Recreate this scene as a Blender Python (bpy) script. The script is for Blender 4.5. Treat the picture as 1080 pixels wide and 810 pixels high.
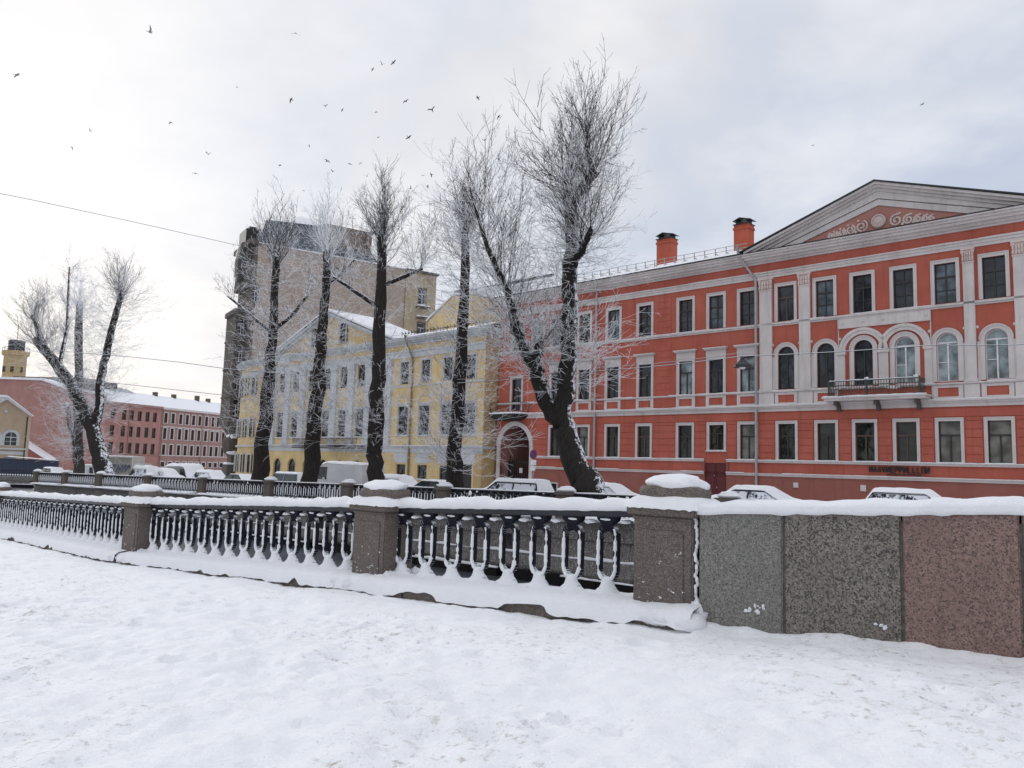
import bpy, bmesh, math, random
import numpy as np
from mathutils import Vector, Matrix, noise as mnoise
for o in list(bpy.data.objects): bpy.data.objects.remove(o, do_unlink=True)
SC = bpy.context.scene
COL = SC.collection
rnd = random.Random(7)
R = math.radians

# ------------------------------------------------------------------ camera
FPX = 820.0                      # focal length in photo pixels (1080 wide)
ROLL = math.atan(0.030)
PITCH = math.atan((492 - 405) / FPX * math.cos(ROLL))
cam_d = bpy.data.cameras.new('camera'); cam = bpy.data.objects.new('camera', cam_d); COL.objects.link(cam)
cam_d.sensor_width = 36; cam_d.lens = FPX / 1080 * 36; cam_d.clip_start = .05; cam_d.clip_end = 3000
Fv = Vector((0, math.cos(PITCH), math.sin(PITCH))); U0 = Vector((0, -math.sin(PITCH), math.cos(PITCH))); R0 = Vector((1, 0, 0))
Rv = math.cos(ROLL) * R0 + math.sin(ROLL) * U0; Uv = -math.sin(ROLL) * R0 + math.cos(ROLL) * U0
cam.matrix_world = Matrix(((Rv.x, Uv.x, -Fv.x, 0), (Rv.y, Uv.y, -Fv.y, 0), (Rv.z, Uv.z, -Fv.z, 0), (0, 0, 0, 1)))
SC.camera = cam

# ------------------------------------------------------------------ world, sun, exposure
W = bpy.data.worlds.new('World'); SC.world = W; W.use_nodes = True
nt = W.node_tree; nt.nodes.clear()
def N(t, typ, **kw):
    n = t.nodes.new(typ)
    for k, v in kw.items():
        if k in n.inputs: n.inputs[k].default_value = v
        else: setattr(n, k, v)
    return n
def mathn(t, op, a, b=None, clamp=False):
    n = t.nodes.new('ShaderNodeMath'); n.operation = op; n.use_clamp = clamp
    for i, v in enumerate((a, b)):
        if v is None: continue
        if hasattr(v, 'links') or hasattr(v, 'is_linked'): t.links.new(v, n.inputs[i])
        else: n.inputs[i].default_value = v
    return n.outputs[0]
def ramp(t, fac, stops, interp='LINEAR'):
    n = t.nodes.new('ShaderNodeValToRGB'); n.color_ramp.interpolation = interp
    els = n.color_ramp.elements
    while len(els) < len(stops): els.new(.5)
    for e, (p, c) in zip(els, stops):
        e.position = p; e.color = (c[0], c[1], c[2], 1) if not isinstance(c, (int, float)) else (c, c, c, 1)
    t.links.new(fac, n.inputs[0]); return n.outputs[0]
def mixc(t, fac, a, b, mode='MIX'):
    n = t.nodes.new('ShaderNodeMix'); n.data_type = 'RGBA'; n.blend_type = mode
    for sock, v in ((n.inputs[0], fac), (n.inputs[6], a), (n.inputs[7], b)):
        if hasattr(v, 'is_linked'): t.links.new(v, sock)
        elif isinstance(v, (tuple, list)): sock.default_value = (v[0], v[1], v[2], 1)
        else: sock.default_value = v
    return n.outputs[2]
SUN_AZ, SUN_EL = -38, 14        # the bright patch of cloud, low on the left
sky = N(nt, 'ShaderNodeTexSky'); sky.sky_type = 'NISHITA'; sky.sun_disc = False
sky.sun_elevation = R(SUN_EL); sky.sun_rotation = R(SUN_AZ)
skyb = mixc(nt, 1.0, sky.outputs[0], (.1, .1, .1), 'MULTIPLY')
tc = N(nt, 'ShaderNodeTexCoord'); sep = N(nt, 'ShaderNodeSeparateXYZ'); nt.links.new(tc.outputs['Generated'], sep.inputs[0])
zz = mathn(nt, 'ADD', mathn(nt, 'MAXIMUM', sep.outputs[2], 0.0), .22)
px = mathn(nt, 'DIVIDE', sep.outputs[0], zz); py = mathn(nt, 'DIVIDE', sep.outputs[1], zz)
cmb = N(nt, 'ShaderNodeCombineXYZ'); nt.links.new(px, cmb.inputs[0]); nt.links.new(py, cmb.inputs[1])
n1 = N(nt, 'ShaderNodeTexNoise', Scale=1.05, Detail=5.0, Roughness=.55, Distortion=.35); nt.links.new(cmb.outputs[0], n1.inputs['Vector'])
cl = ramp(nt, n1.outputs[0], [(.33, (.49, .545, .66)), (.45, (.565, .605, .69)), (.55, (.665, .67, .705)), (.66, (.80, .79, .80))])
# lighter haze of cloud round the hidden sun
dotn = N(nt, 'ShaderNodeVectorMath'); dotn.operation = 'DOT_PRODUCT'
sd = Vector((math.sin(R(SUN_AZ)) * math.cos(R(SUN_EL + 4)), math.cos(R(SUN_AZ)) * math.cos(R(SUN_EL + 4)), math.sin(R(SUN_EL + 4))))
nt.links.new(tc.outputs['Generated'], dotn.inputs[0]); dotn.inputs[1].default_value = sd
g = ramp(nt, dotn.outputs['Value'], [(.76, 0.0), (.94, .28), (1.0, .75)])
cl2 = mixc(nt, g, cl, (.96, .94, .93))
n2 = N(nt, 'ShaderNodeTexNoise', Scale=2.2, Detail=5.0, Roughness=.55); nt.links.new(cmb.outputs[0], n2.inputs['Vector'])
cl3 = mixc(nt, mathn(nt, 'MULTIPLY', ramp(nt, n2.outputs[0], [(.47, 0.0), (.66, 1.0)]), .38), cl2, (.93, .92, .93))
cl4 = mixc(nt, .06, cl3, skyb)
gain = ramp(nt, sep.outputs[2], [(0.0, 1.0), (.5, 1.0), (1.0, 1.0)])
gz = mathn(nt, 'ADD', 1.0, mathn(nt, 'MULTIPLY', mathn(nt, 'MAXIMUM', mathn(nt, 'SUBTRACT', sep.outputs[2], .5), 0.0), 1.1))
bg = N(nt, 'ShaderNodeBackground'); nt.links.new(cl4, bg.inputs[0]); nt.links.new(gz, bg.inputs[1])
ow = N(nt, 'ShaderNodeOutputWorld'); nt.links.new(bg.outputs[0], ow.inputs[0])

sl = bpy.data.lights.new('sun', 'SUN'); sl.energy = .6; sl.angle = R(18); sl.color = (1, .95, .88)
so = bpy.data.objects.new('sun', sl); COL.objects.link(so)
so.rotation_euler = (-sd).to_track_quat('-Z', 'Y').to_euler()
SC.view_settings.view_transform = 'Standard'; SC.view_settings.look = 'None'
SC.view_settings.exposure = 0.22; SC.view_settings.gamma = 1.0
SC.render.resolution_x = 1024; SC.render.resolution_y = 768

# ------------------------------------------------------------------ frames
def ray(x, y):
    return Fv + (x - 540) / FPX * Rv + (405 - y) / FPX * Uv
class Frame:
    """plan frame: s runs to the right along the line, D is the distance across it"""
    def __init__(s, az): a = R(az); s.e = Vector((math.sin(a), math.cos(a), 0)); s.n = Vector((-s.e.y, s.e.x, 0))
    def P(s, a, D, z): return s.e * a + s.n * D + Vector((0, 0, z))
    def at(s, x, y, D):
        d = ray(x, y); return d * (D / d.dot(s.n))
Q = Frame(130)                   # the quay and both parapets
BF = Frame(133.5)                # the house fronts

# ------------------------------------------------------------------ materials
MATS = {}
def new_mat(name):
    m = bpy.data.materials.new(name); m.use_nodes = True; t = m.node_tree; t.nodes.clear()
    o = N(t, 'ShaderNodeOutputMaterial'); b = N(t, 'ShaderNodeBsdfPrincipled'); t.links.new(b.outputs[0], o.inputs[0])
    MATS[name] = m; return m, t, b
def coords(t, kind='Object'):
    c = N(t, 'ShaderNodeTexCoord'); return c.outputs[kind]
def noise(t, vec, scale, detail=3., rough=.5, dist=0.):
    n = N(t, 'ShaderNodeTexNoise', Scale=scale, Detail=detail, Roughness=rough, Distortion=dist)
    t.links.new(vec, n.inputs['Vector']); return n.outputs[0]
def bump(t, b, h, strength=.4, dist=.02):
    n = N(t, 'ShaderNodeBump', Strength=strength, Distance=dist); t.links.new(h, n.inputs['Height']); t.links.new(n.outputs[0], b.inputs['Normal'])
def scaled(t, vec, s):
    n = N(t, 'ShaderNodeMapping'); n.inputs['Scale'].default_value = s; t.links.new(vec, n.inputs[0]); return n.outputs[0]
def simple(name, c, rough=.7, metal=0., var=.12, scale=3., bs=0., spec=.5, big=.0):
    m, t, b = new_mat(name); v = coords(t)
    n = noise(t, v, scale, 5., .6)
    lo = tuple(x * (1 - var * 1.6) for x in c); hi = tuple(min(1, x * (1 + var)) for x in c)
    col = ramp(t, n, [(.3, lo), (.7, hi)])
    if big:
        n3 = noise(t, scaled(t, v, (.5, .5, .12)), 1.7, 5., .65)
        col = mixc(t, ramp(t, n3, [(.45, 0.), (.75, big)]), col, tuple(x * .55 for x in c))
    t.links.new(col, b.inputs['Base Color'])
    b.inputs['Roughness'].default_value = rough; b.inputs['Metallic'].default_value = metal
    if 'Specular IOR Level' in b.inputs: b.inputs['Specular IOR Level'].default_value = spec
    if bs: bump(t, b, noise(t, v, scale * 6, 4., .6), bs, .01)
    return m
def stucco(name, c, dirt=(.2, .17, .15), amt=.35):
    """painted render: mottling, faded patches, rain streaks"""
    m, t, b = new_mat(name); v = coords(t)
    a = noise(t, v, .55, 5., .6); f = noise(t, v, 9., 4., .6)
    col = ramp(t, a, [(.3, tuple(x * .86 for x in c)), (.5, c), (.72, tuple(min(1, x * 1.1 + .015) for x in c))])
    col = mixc(t, ramp(t, f, [(.45, 0.), (.8, .25)]), col, tuple(x * .75 for x in c))
    pt_ = noise(t, scaled(t, v, (.35, .35, .8)), 1.1, 2., .4); col = mixc(t, ramp(t, pt_, [(.58, 0.), (.60, .22)]), col, tuple(min(1, x * .8 + .05) for x in c))
    st = noise(t, scaled(t, v, (2.2, 2.2, .16)), 1.6, 6., .65)
    col = mixc(t, ramp(t, st, [(.52, 0.), (.78, amt)]), col, dirt)
    t.links.new(col, b.inputs['Base Color']); b.inputs['Roughness'].default_value = .9
    b.inputs['Specular IOR Level'].default_value = .2
    bump(t, b, noise(t, v, 30., 4., .6), .25, .01); return m
def snow_mat(name, c=(.83, .86, .90), dirt=0., bscale=14., bstr=.35):
    m, t, b = new_mat(name); v = coords(t, 'Object')
    col = ramp(t, noise(t, v, 1.2, 5., .6), [(.3, tuple(x * .95 for x in c)), (.7, c)])
    if dirt:
        d1 = noise(t, v, .45, 4., .6); d2 = noise(t, v, 11., 6., .75); d3 = noise(t, v, 38., 3., .6)
        k = mathn(t, 'MULTIPLY', ramp(t, d1, [(.44, 0.), (.60, 1.)]), ramp(t, d2, [(.54, 0.), (.68, 1.)]))
        k2 = mathn(t, 'MULTIPLY', ramp(t, d1, [(.40, .15), (.60, 1.)]), ramp(t, d3, [(.66, 0.), (.72, 1.)]))
        col = mixc(t, mathn(t, 'MULTIPLY', k, dirt), col, (.44, .41, .36)); col = mixc(t, mathn(t, 'MULTIPLY', k2, dirt * .8), col, (.30, .26, .22))
    t.links.new(col, b.inputs['Base Color']); b.inputs['Roughness'].default_value = .75
    b.inputs['Specular IOR Level'].default_value = .25
    b.inputs['Subsurface Weight'].default_value = 0.0
    h = mathn(t, 'ADD', noise(t, v, bscale, 6., .65), mathn(t, 'MULTIPLY', noise(t, v, bscale * 5, 4., .6), .3))
    bump(t, b, h, bstr, .05); return m
def granite(name, a, bcol, c, s1=70., s2=22., dark=.4, stain=.35):
    m, t, b = new_mat(name); v = coords(t)
    dv = N(t, 'ShaderNodeVectorMath'); dv.operation = 'ADD'; nn_ = N(t, 'ShaderNodeTexNoise', Scale=s1 * .7, Detail=3.); t.links.new(v, nn_.inputs['Vector'])
    sc_ = N(t, 'ShaderNodeVectorMath'); sc_.operation = 'SCALE'; sc_.inputs['Scale'].default_value = 1.2 / s1; t.links.new(nn_.outputs['Color'], sc_.inputs[0])
    t.links.new(v, dv.inputs[0]); t.links.new(sc_.outputs[0], dv.inputs[1])
    vo = N(t, 'ShaderNodeTexVoronoi', Scale=s1); t.links.new(dv.outputs[0], vo.inputs['Vector'])
    sepc = N(t, 'ShaderNodeSeparateColor'); t.links.new(vo.outputs['Color'], sepc.inputs[0])
    mid = tuple((x * 2 + y) / 3 for x, y in zip(a, c))
    col = ramp(t, sepc.outputs[0], [(.0, c), (dark * .55, c), (dark * .7, mid), (dark + .15, a), (.8, a), (.95, bcol)], 'LINEAR')
    fn_ = noise(t, v, s1 * 3.2, 3., .7); col = mixc(t, ramp(t, fn_, [(.42, .35), (.62, 0.)]), col, c)
    n = noise(t, v, s2, 5., .7)
    col = mixc(t, ramp(t, n, [(.52, 0.), (.60, .6)]), col, c)
    n3 = noise(t, v, 3., 5., .6)
    col = mixc(t, ramp(t, n3, [(.4, 0.), (.75, stain)]), col, tuple(x * .45 for x in a))
    t.links.new(col, b.inputs['Base Color']); b.inputs['Roughness'].default_value = .85
    bump(t, b, noise(t, v, 45., 5., .7), .5, .01); return m
def frost(name, bark, thresh, soft=.25, namt=.9, nscale=9., snow=(.80, .83, .88), side=None, wet=None):
    """snow lies where the surface faces up (real normals), broken by noise"""
    m, t, b = new_mat(name); v = coords(t)
    ge = N(t, 'ShaderNodeNewGeometry'); sp = N(t, 'ShaderNodeSeparateXYZ'); t.links.new(ge.outputs['Normal'], sp.inputs[0])
    k = sp.outputs[2]
    if side is not None:
        dn = N(t, 'ShaderNodeVectorMath'); dn.operation = 'DOT_PRODUCT'; t.links.new(ge.outputs['Normal'], dn.inputs[0]); dn.inputs[1].default_value = side
        k = dn.outputs['Value']
    nn = noise(t, v, nscale, 4., .7)
    k = mathn(t, 'ADD', k, mathn(t, 'MULTIPLY', mathn(t, 'SUBTRACT', nn, .5), namt * 2))
    fac = ramp(t, k, [(max(0, thresh), 0.), (min(1, max(0, thresh) + soft), 1.)]) if thresh >= 0 else \
        mathn(t, 'DIVIDE', mathn(t, 'SUBTRACT', k, thresh), soft, True)
    bk = ramp(t, noise(t, scaled(t, v, (1, 1, .25)), 14., 5., .7), [(.3, tuple(x * .5 for x in bark)), (.7, tuple(x * 1.5 for x in bark))])
    if wet is not None:
        sx = N(t, 'ShaderNodeSeparateXYZ'); t.links.new(v, sx.inputs[0])
        wl = mathn(t, 'ADD', sx.outputs[2], mathn(t, 'MULTIPLY', noise(t, v, 1.5, 4., .6), .3))
        w_ = ramp(t, mathn(t, 'MULTIPLY', mathn(t, 'SUBTRACT', wl, wet), 4., True), [(0., 0.), (1., 1.)])
        bk = mixc(t, w_, (.012, .012, .012), bk); fac = mathn(t, 'MULTIPLY', fac, w_)
        sp2 = noise(t, v, 22., 4., .7); fac = mathn(t, 'MAXIMUM', fac, mathn(t, 'MULTIPLY', ramp(t, sp2, [(.57, 0.), (.63, .8)]), w_))
    t.links.new(mixc(t, fac, bk, snow), b.inputs['Base Color']); b.inputs['Roughness'].default_value = .9
    b.inputs['Specular IOR Level'].default_value = .2
    bump(t, b, noise(t, scaled(t, v, (1, 1, .2)), 18., 5., .7), .8, .05); return m
def glass(name, c, rough=.06, wav=.10, spec=.45):
    m, t, b = new_mat(name)
    ge = N(t, 'ShaderNodeObjectInfo'); v = coords(t)
    ad = N(t, 'ShaderNodeVectorMath'); ad.operation = 'ADD'; t.links.new(v, ad.inputs[0]); t.links.new(ge.outputs['Location'], ad.inputs[1])
    n = noise(t, ad.outputs[0], 1.3, 3., .5)
    lo = tuple(x * .45 for x in c); hi = tuple(x * 1.7 for x in c)
    t.links.new(ramp(t, n, [(.35, lo), (.65, hi)]), b.inputs['Base Color'])
    b.inputs['Roughness'].default_value = rough; b.inputs['Specular IOR Level'].default_value = spec; b.inputs['IOR'].default_value = 1.5
    bump(t, b, noise(t, ad.outputs[0], 1.1, 2., .5), wav, .3); return m

m_snow = snow_mat('snow', (.88, .89, .915), bscale=18., bstr=.6); m_snow_g = snow_mat('snow_ground', (.90, .91, .93), dirt=1., bscale=10., bstr=.65)
m_snow_road = snow_mat('snow_road', (.74, .77, .82), dirt=.8, bscale=2.)
m_red = stucco('red_render', (.45, .12, .082), (.21, .065, .05), .6)
m_red2 = stucco('red_plinth', (.31, .115, .09), (.17, .08, .065), .5)
m_white = stucco('pale_trim', (.63, .58, .56), (.30, .26, .23), .5)
m_orn = stucco('stucco_relief', (.66, .54, .50), (.36, .2, .17), .4)
m_yel = stucco('yellow_render', (.65, .49, .25), (.40, .30, .17), .4)
m_yel2 = stucco('ochre_render', (.48, .34, .17), (.30, .2, .1), .4)
m_ytrim = stucco('grey_trim', (.52, .53, .54), (.32, .31, .29), .4)
m_blind = stucco('old_brick_wall', (.40, .325, .27), (.22, .20, .18), .9)
m_dstone = stucco('dark_stone', (.115, .10, .085), (.05, .045, .04), .6)
m_pink = stucco('salmon_render', (.40, .215, .185), (.28, .13, .11), .4)
m_pink2 = stucco('rose_render', (.36, .215, .185), (.22, .12, .10), .4)
m_beige = stucco('beige_render', (.44, .34, .24), (.25, .19, .14), .4)
m_towy = stucco('tower_render', (.46, .34, .18), (.3, .2, .1), .4)
m_sash_d = simple('dark_sash', (.035, .03, .028), .5); m_sash_w = simple('white_sash', (.75, .75, .75), .5)
m_sash_b = simple('brown_sash', (.10, .06, .04), .5)
m_gl = glass('window_glass', (.030, .036, .042)); m_gl_l = glass('curtained_glass', (.22, .27, .28), .12)
m_gl_g = glass('green_dark_glass', (.022, .026, .020))
m_gl_b = glass('blue_grey_glass', (.09, .115, .135), .1)
m_gl_c = glass('half_curtained_glass', (.12, .12, .10), .1)
m_gl_far = glass('far_glass', (.03, .03, .03), .2)
m_iron = simple('black_iron', (.012, .013, .022), .45, 0., .2, 8., .3)
m_iron_snow = frost('iron_with_snow', (.014, .015, .024), .42, .2, .55, 30.)
m_metal = simple('zinc_pipe', (.40, .39, .38), .45, .5, .12, 5.)
m_roofm = simple('zinc_mansard', (.12, .14, .17), .5, .25, .35, 1.1, .2, big=.4)
m_dmetal = simple('dark_sheet_metal', (.03, .03, .032), .5, .3)
m_chim = stucco('orange_chimney', (.45, .105, .065), (.28, .07, .04), .3)
m_door = simple('oxblood_door', (.11, .012, .014), .5)
m_dark = simple('gateway_gloom', (.03, .024, .022), .9)
m_gate = simple('gate_iron', (.02, .02, .02), .5)
m_gr_pil = granite('granite_pillar', (.175, .145, .125), (.29, .25, .22), (.075, .063, .055), 110., 30.)
m_gr_a = granite('granite_grey', (.245, .235, .215), (.37, .355, .33), (.085, .083, .076), 95., 34., .3)
m_gr_b = granite('granite_speckled', (.25, .22, .19), (.35, .315, .28), (.06, .054, .048), 75., 28., .45)
m_gr_c = granite('granite_rose', (.29, .185, .155), (.37, .26, .235), (.085, .06, .055), 90., 26., .3)
m_joint = simple('mortar', (.10, .09, .075), .95, 0, .3, 20.)
m_emb = None; m_emb = frost('embankment_granite', (.19, .175, .16), .47, .12, .85, 6., wet=1.72)
m_bark = frost('bark', (.032, .027, .024), .50, .12, .85, 6.)
m_bark_s = frost('bark_snow_side', (.030, .026, .023), .84, .12, .85, 4.5, side=Vector((.85, -.35, .35)))
m_twig = frost('frosted_twig', (.045, .038, .035), -.18, .3, .6, 7., snow=(.88, .89, .92))
m_twig2 = frost('rimed_twig', (.05, .045, .042), -.80, .35, .55, 7., snow=(.88, .89, .92))

# ------------------------------------------------------------------ mesh building
class MB:
    def __init__(s): s.v = []; s.f = []
    def add(s, vs, fs):
        k = len(s.v); s.v += [tuple(p) for p in vs]; s.f += [tuple(i + k for i in q) for q in fs]
    def quad(s, a, b, c, d): s.add([a, b, c, d], [(0, 1, 2, 3)])
    def box(s, x0, x1, y0, y1, z0, z1):
        s.add([(x, y, z) for z in (z0, z1) for y in (y0, y1) for x in (x0, x1)],
              [(0, 2, 3, 1), (4, 5, 7, 6), (0, 1, 5, 4), (2, 6, 7, 3), (0, 4, 6, 2), (1, 3, 7, 5)])
    def hexa(s, lo, hi):            # lo, hi: 4 points each, same winding
        s.add(list(lo) + list(hi), [(3, 2, 1, 0), (4, 5, 6, 7), (0, 1, 5, 4), (1, 2, 6, 5), (2, 3, 7, 6), (3, 0, 4, 7)])
    def prism(s, poly, y0, y1):     # poly in x,z ; extruded in y
        n = len(poly)
        s.add([(x, y0, z) for x, z in poly] + [(x, y1, z) for x, z in poly],
              [tuple(range(n)), tuple(range(2 * n - 1, n - 1, -1))] + [(i, i + n, (i + 1) % n + n, (i + 1) % n) for i in range(n)])
    def loft(s, rings, close=True, caps=True):
        n = len(rings[0]); k = len(s.v)
        for r in rings: s.v += [tuple(p) for p in r]
        for j in range(len(rings) - 1):
            for i in range(n if close else n - 1):
                a = k + j * n + i; b = k + j * n + (i + 1) % n
                s.f.append((a, b, b + n, a + n))
        if caps and close:
            s.f.append(tuple(k + i for i in range(n))[::-1]); s.f.append(tuple(k + (len(rings) - 1) * n + i for i in range(n)))
    def tube(s, pts, rs, sides=6, caps=True):
        pts = [Vector(p) for p in pts]
        if isinstance(rs, (int, float)): rs = [rs] * len(pts)
        rings = []; ref = None
        for i, p in enumerate(pts):
            d = (pts[min(i + 1, len(pts) - 1)] - pts[max(i - 1, 0)])
            if d.length < 1e-9: d = Vector((0, 0, 1))
            d.normalize()
            if ref is None: ref = Vector((1, 0, 0)) if abs(d.x) < .8 else Vector((0, 1, 0))
            a = d.cross(ref).normalized(); b = d.cross(a); ref = -b if False else ref
            rings.append([p + (a * math.cos(6.28318 * k / sides) + b * math.sin(6.28318 * k / sides)) * rs[i] for k in range(sides)])
        s.loft(rings, True, caps)
    def blob(s, c, rx, ry, rz, jit=.15, seg=10, rings=6, seed=0):
        c = Vector(c); rr = []
        for j in range(rings + 1):
            th = math.pi * j / rings; rr.append([])
            for i in range(seg):
                ph = 6.28318 * i / seg
                d = Vector((math.sin(th) * math.cos(ph), math.sin(th) * math.sin(ph), math.cos(th)))
                k = 1 + jit * mnoise.noise(d * 1.7 + Vector((seed * 3.1, seed, 0)))
                rr[-1].append(c + Vector((d.x * rx, d.y * ry, d.z * rz)) * k)
        s.loft(rr)
    def build(s, name, mat, parent=None, off=(0, 0, 0), loc=None, smooth=False, bevel=0, kind=None):
        me = bpy.data.meshes.new(name); o3 = Vector(off)
        me.from_pydata([(x - o3.x, y - o3.y, z - o3.z) for x, y, z in s.v], [], s.f); me.update()
        me.materials.append(mat)
        bm = bmesh.new(); bm.from_mesh(me); bmesh.ops.recalc_face_normals(bm, faces=bm.faces)
        if bevel: bmesh.ops.bevel(bm, geom=bm.edges[:], offset=bevel, segments=2, affect='EDGES', clamp_overlap=True)
        bm.to_mesh(me); bm.free()
        if smooth: me.shade_smooth()
        o = bpy.data.objects.new(name, me); COL.objects.link(o)
        if parent is not None: o.parent = parent
        if loc is not None: o.location = loc
        if kind: o['kind'] = kind
        return o
def tag(o, label, cat, group=None, kind=None):
    o['label'] = label; o['category'] = cat
    if group: o['group'] = group
    if kind: o['kind'] = kind
    return o
def root(name, loc, rz=0., label=None, cat=None, group=None):
    o = bpy.data.objects.new(name, None); COL.objects.link(o); o.location = loc; o.rotation_euler = (0, 0, rz); o.empty_display_size = .2
    if label: tag(o, label, cat, group)
    return o
def copy_tree(o, parent=None, loc=None, label=None):
    c = o.copy(); COL.objects.link(c); c.parent = parent
    if loc is not None: c.location = loc
    if label: c['label'] = label
    for ch in list(o.children): copy_tree(ch, c)
    return c
def nz(x, y, z=0., sc=1.): return mnoise.noise(Vector((x, y, z)) * sc)
def snow_strip(mb, pts, width, height, step=.12, seed=0, jit=.25, across=None, rag=.0):
    """snow lying along a line: rounded uneven cross-section; pts = centre line on the ledge top"""
    pts = [Vector(p) for p in pts]; rings = []
    for a, b in zip(pts[:-1], pts[1:]):
        L = (b - a).length; n = max(1, int(L / step)); d = (b - a).normalized()
        side = across if across is not None else Vector((-d.y, d.x, 0)).normalized()
        for i in range(n + (1 if b is pts[-1] else 0)):
            p = a + (b - a) * (i / n); q = p * 1.0
            h = height * (1 + jit * (nz(q.x * 1.1, q.y * 1.1, seed) + .7 * nz(q.x * 4, q.y * 4, seed + 5)))
            w = width * .5 * (1 + .3 * jit * nz(q.x * 3, q.y * 3, seed + 9))
            lo = rag * max(0, nz(q.x * 5, q.y * 5, seed + 2))
            rings.append([p - side * w + Vector((0, 0, -lo)), p - side * w * 1.03 + Vector((0, 0, h * .45)), p - side * w * .75 + Vector((0, 0, h * .85)),
                          p + Vector((0, 0, h)), p + side * w * .75 + Vector((0, 0, h * .85)), p + side * w * 1.03 + Vector((0, 0, h * .45)), p + side * w + Vector((0, 0, -lo))])
            if height > .1: rings[-1] = [v_ + (side * nz(v_.x * 9, v_.y * 9, v_.z * 9 + seed) * .05 + Vector((0, 0, 1)) * nz(v_.x * 8, v_.y * 8, v_.z * 8 + 7) * .05) * height for v_ in rings[-1]]
    mb.loft(rings)

# ------------------------------------------------------------------ ground, canal
def zb_near(s):                  # foot of the near balusters
    if s > 0: return -1.245 + .02 * min(s, 20)
    if s > -18: return -1.48 + .047 * (s + 5)
    return -2.091 + .03 * max(s + 18, -25)
def g_near(s): return zb_near(s) - .17
def dedge(s): return 8.3 + max(0, -16.8 - s) * .078
def g_far(s): return max(-3.35, min(-1.75, -2.13 + .0125 * (s + 19.5)))
def far_edge(s):
    if s > -78.6: return 27.45
    if s > -117.8: return 27.45 + (-78.6 - s) * (13.3 / 39.2)
    return 40.8 - (-117.8 - s) * (83.6 / 107.)
def grid(name, S, rows, fn, mat, smooth=True):
    vs = [fn(s, k) for s in S for k in range(rows)]; fs = []
    for i in range(len(S) - 1):
        for j in range(rows - 1):
            a = i * rows + j; fs.append((a, a + 1, a + rows + 1, a + rows))
    me = bpy.data.meshes.new(name); me.from_pydata(vs, [], fs); me.update(); me.materials.append(mat)
    bm = bmesh.new(); bm.from_mesh(me); bmesh.ops.recalc_face_normals(bm, faces=bm.faces)
    if sum(f.normal.z for f in bm.faces) < 0: bmesh.ops.reverse_faces(bm, faces=bm.faces)
    bm.to_mesh(me); bm.free()
    if smooth: me.shade_smooth()
    o = bpy.data.objects.new(name, me); COL.objects.link(o); o['kind'] = 'structure'; return o
prn = np.random.RandomState(3)
prints = []                       # footprints and lumps trodden in the snow: (s, d, radius, depth)
for i in range(520):
    s = prn.uniform(-22, 8); d = 7.0 - abs(prn.normal(0, 1)) * 2.6 - .3
    prints.append((s, d, prn.uniform(.05, .14), prn.uniform(-.03, .07)))
for k in range(5):                # walked lines
    s0 = prn.uniform(-15, 4); d0 = prn.uniform(2.0, 6.3); a = prn.uniform(-.12, .12)
    for i in range(28):
        prints.append((s0 + (i - 14) * .34, d0 + (i - 14) * a * .34 + (.11 if i % 2 else -.11), .08, prn.uniform(.03, .06)))
PK = {}
for p in prints: PK.setdefault((int(math.floor(p[0] * 2)), int(math.floor(p[1] * 2))), []).append(p)
def near_height(s, d):
    z = g_near(s)
    if -30 < s < 12 and -3 < d:
        v = Vector((s, d, 0))
        k_ = .5 + .5 * max(0, min(1, (6.5 - d) / 3)); z += .045 * mnoise.noise(v * .8) + k_ * (.05 * mnoise.noise(v * 2.3) + .036 * mnoise.noise(v * 6.1) + .016 * mnoise.noise(v * 14.))
        m = abs(mnoise.noise(v * 3.7 + Vector((9, 3, 1))))
        z -= .018 * max(0, .5 - m * 2.4) * max(0, mnoise.noise(v * .6 + Vector((4, 4, 4))) + .3)
        ci, cj = int(math.floor(s * 2)), int(math.floor(d * 2))
        for a in (-1, 0, 1):
            for b in (-1, 0, 1):
                for (ps, pd, r, dp) in PK.get((ci + a, cj + b), ()):
                    q = ((s - ps) ** 2 * .6 + (d - pd) ** 2) / (r * r)
                    if q < 5: z -= dp * math.exp(-q) - .35 * abs(dp) * math.exp(-(q - 1.8) ** 2 * 1.2)
        if s > -3.7:
            t = max(0, min(1, (d - 7.25) / .4)); z += t * t * (.05 + .05 * mnoise.noise(Vector((s * 2.2, 3, 1))))
        else:
            t = max(0, min(1, (d - 6.55) / .6)); z -= .035 * t            # trodden down beside the kerb
    return z
S1 = [-130, -100, -80, -60, -50, -40, -34, -30, -28] + list(np.arange(-26, -12, .09)) + list(np.arange(-12, 5, .045)) + list(np.arange(5, 9, .15)) + [9, 11, 14, 20, 30, 50, 90, 160]
rowsT = list(np.arange(0, 1.3, .045)) + list(np.arange(1.3, 7.6, .055)) + list(np.arange(7.6, 9.5, .2)) + [10, 11, 13, 16, 20, 28, 40, 60, 100]
def nearfn(s, k):
    d = dedge(s) - rowsT[k]; return tuple(Q.P(s, d, near_height(s, d if s > -16.8 else d - (dedge(s) - 8.3))))
grid('ground', S1, len(rowsT), nearfn, m_snow_g)
S2 = list(range(-420, -225, 15)) + list(range(-225, -120, 5)) + [-117.8] + list(np.arange(-115, -78.6, 2.6)) + [-78.6] + list(np.arange(-78, 30, 2.)) + [40, 60, 100, 200]
offs = [0, 1.5, 1.9, 4, 6, 9, 12, 16, 20, 26, 40, 80, 160, 300, 600]
def farfn(s, k):
    return tuple(Q.P(s, far_edge(s) + offs[k], g_far(s) - (.12 if 4 <= offs[k] <= 12 and s > -78 else 0) + .03 * nz(s * .5, offs[k])))
grid('street', S2, len(offs), farfn, m_snow_road)
m_water, t, b = new_mat('canal_water'); v = coords(t)
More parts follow.
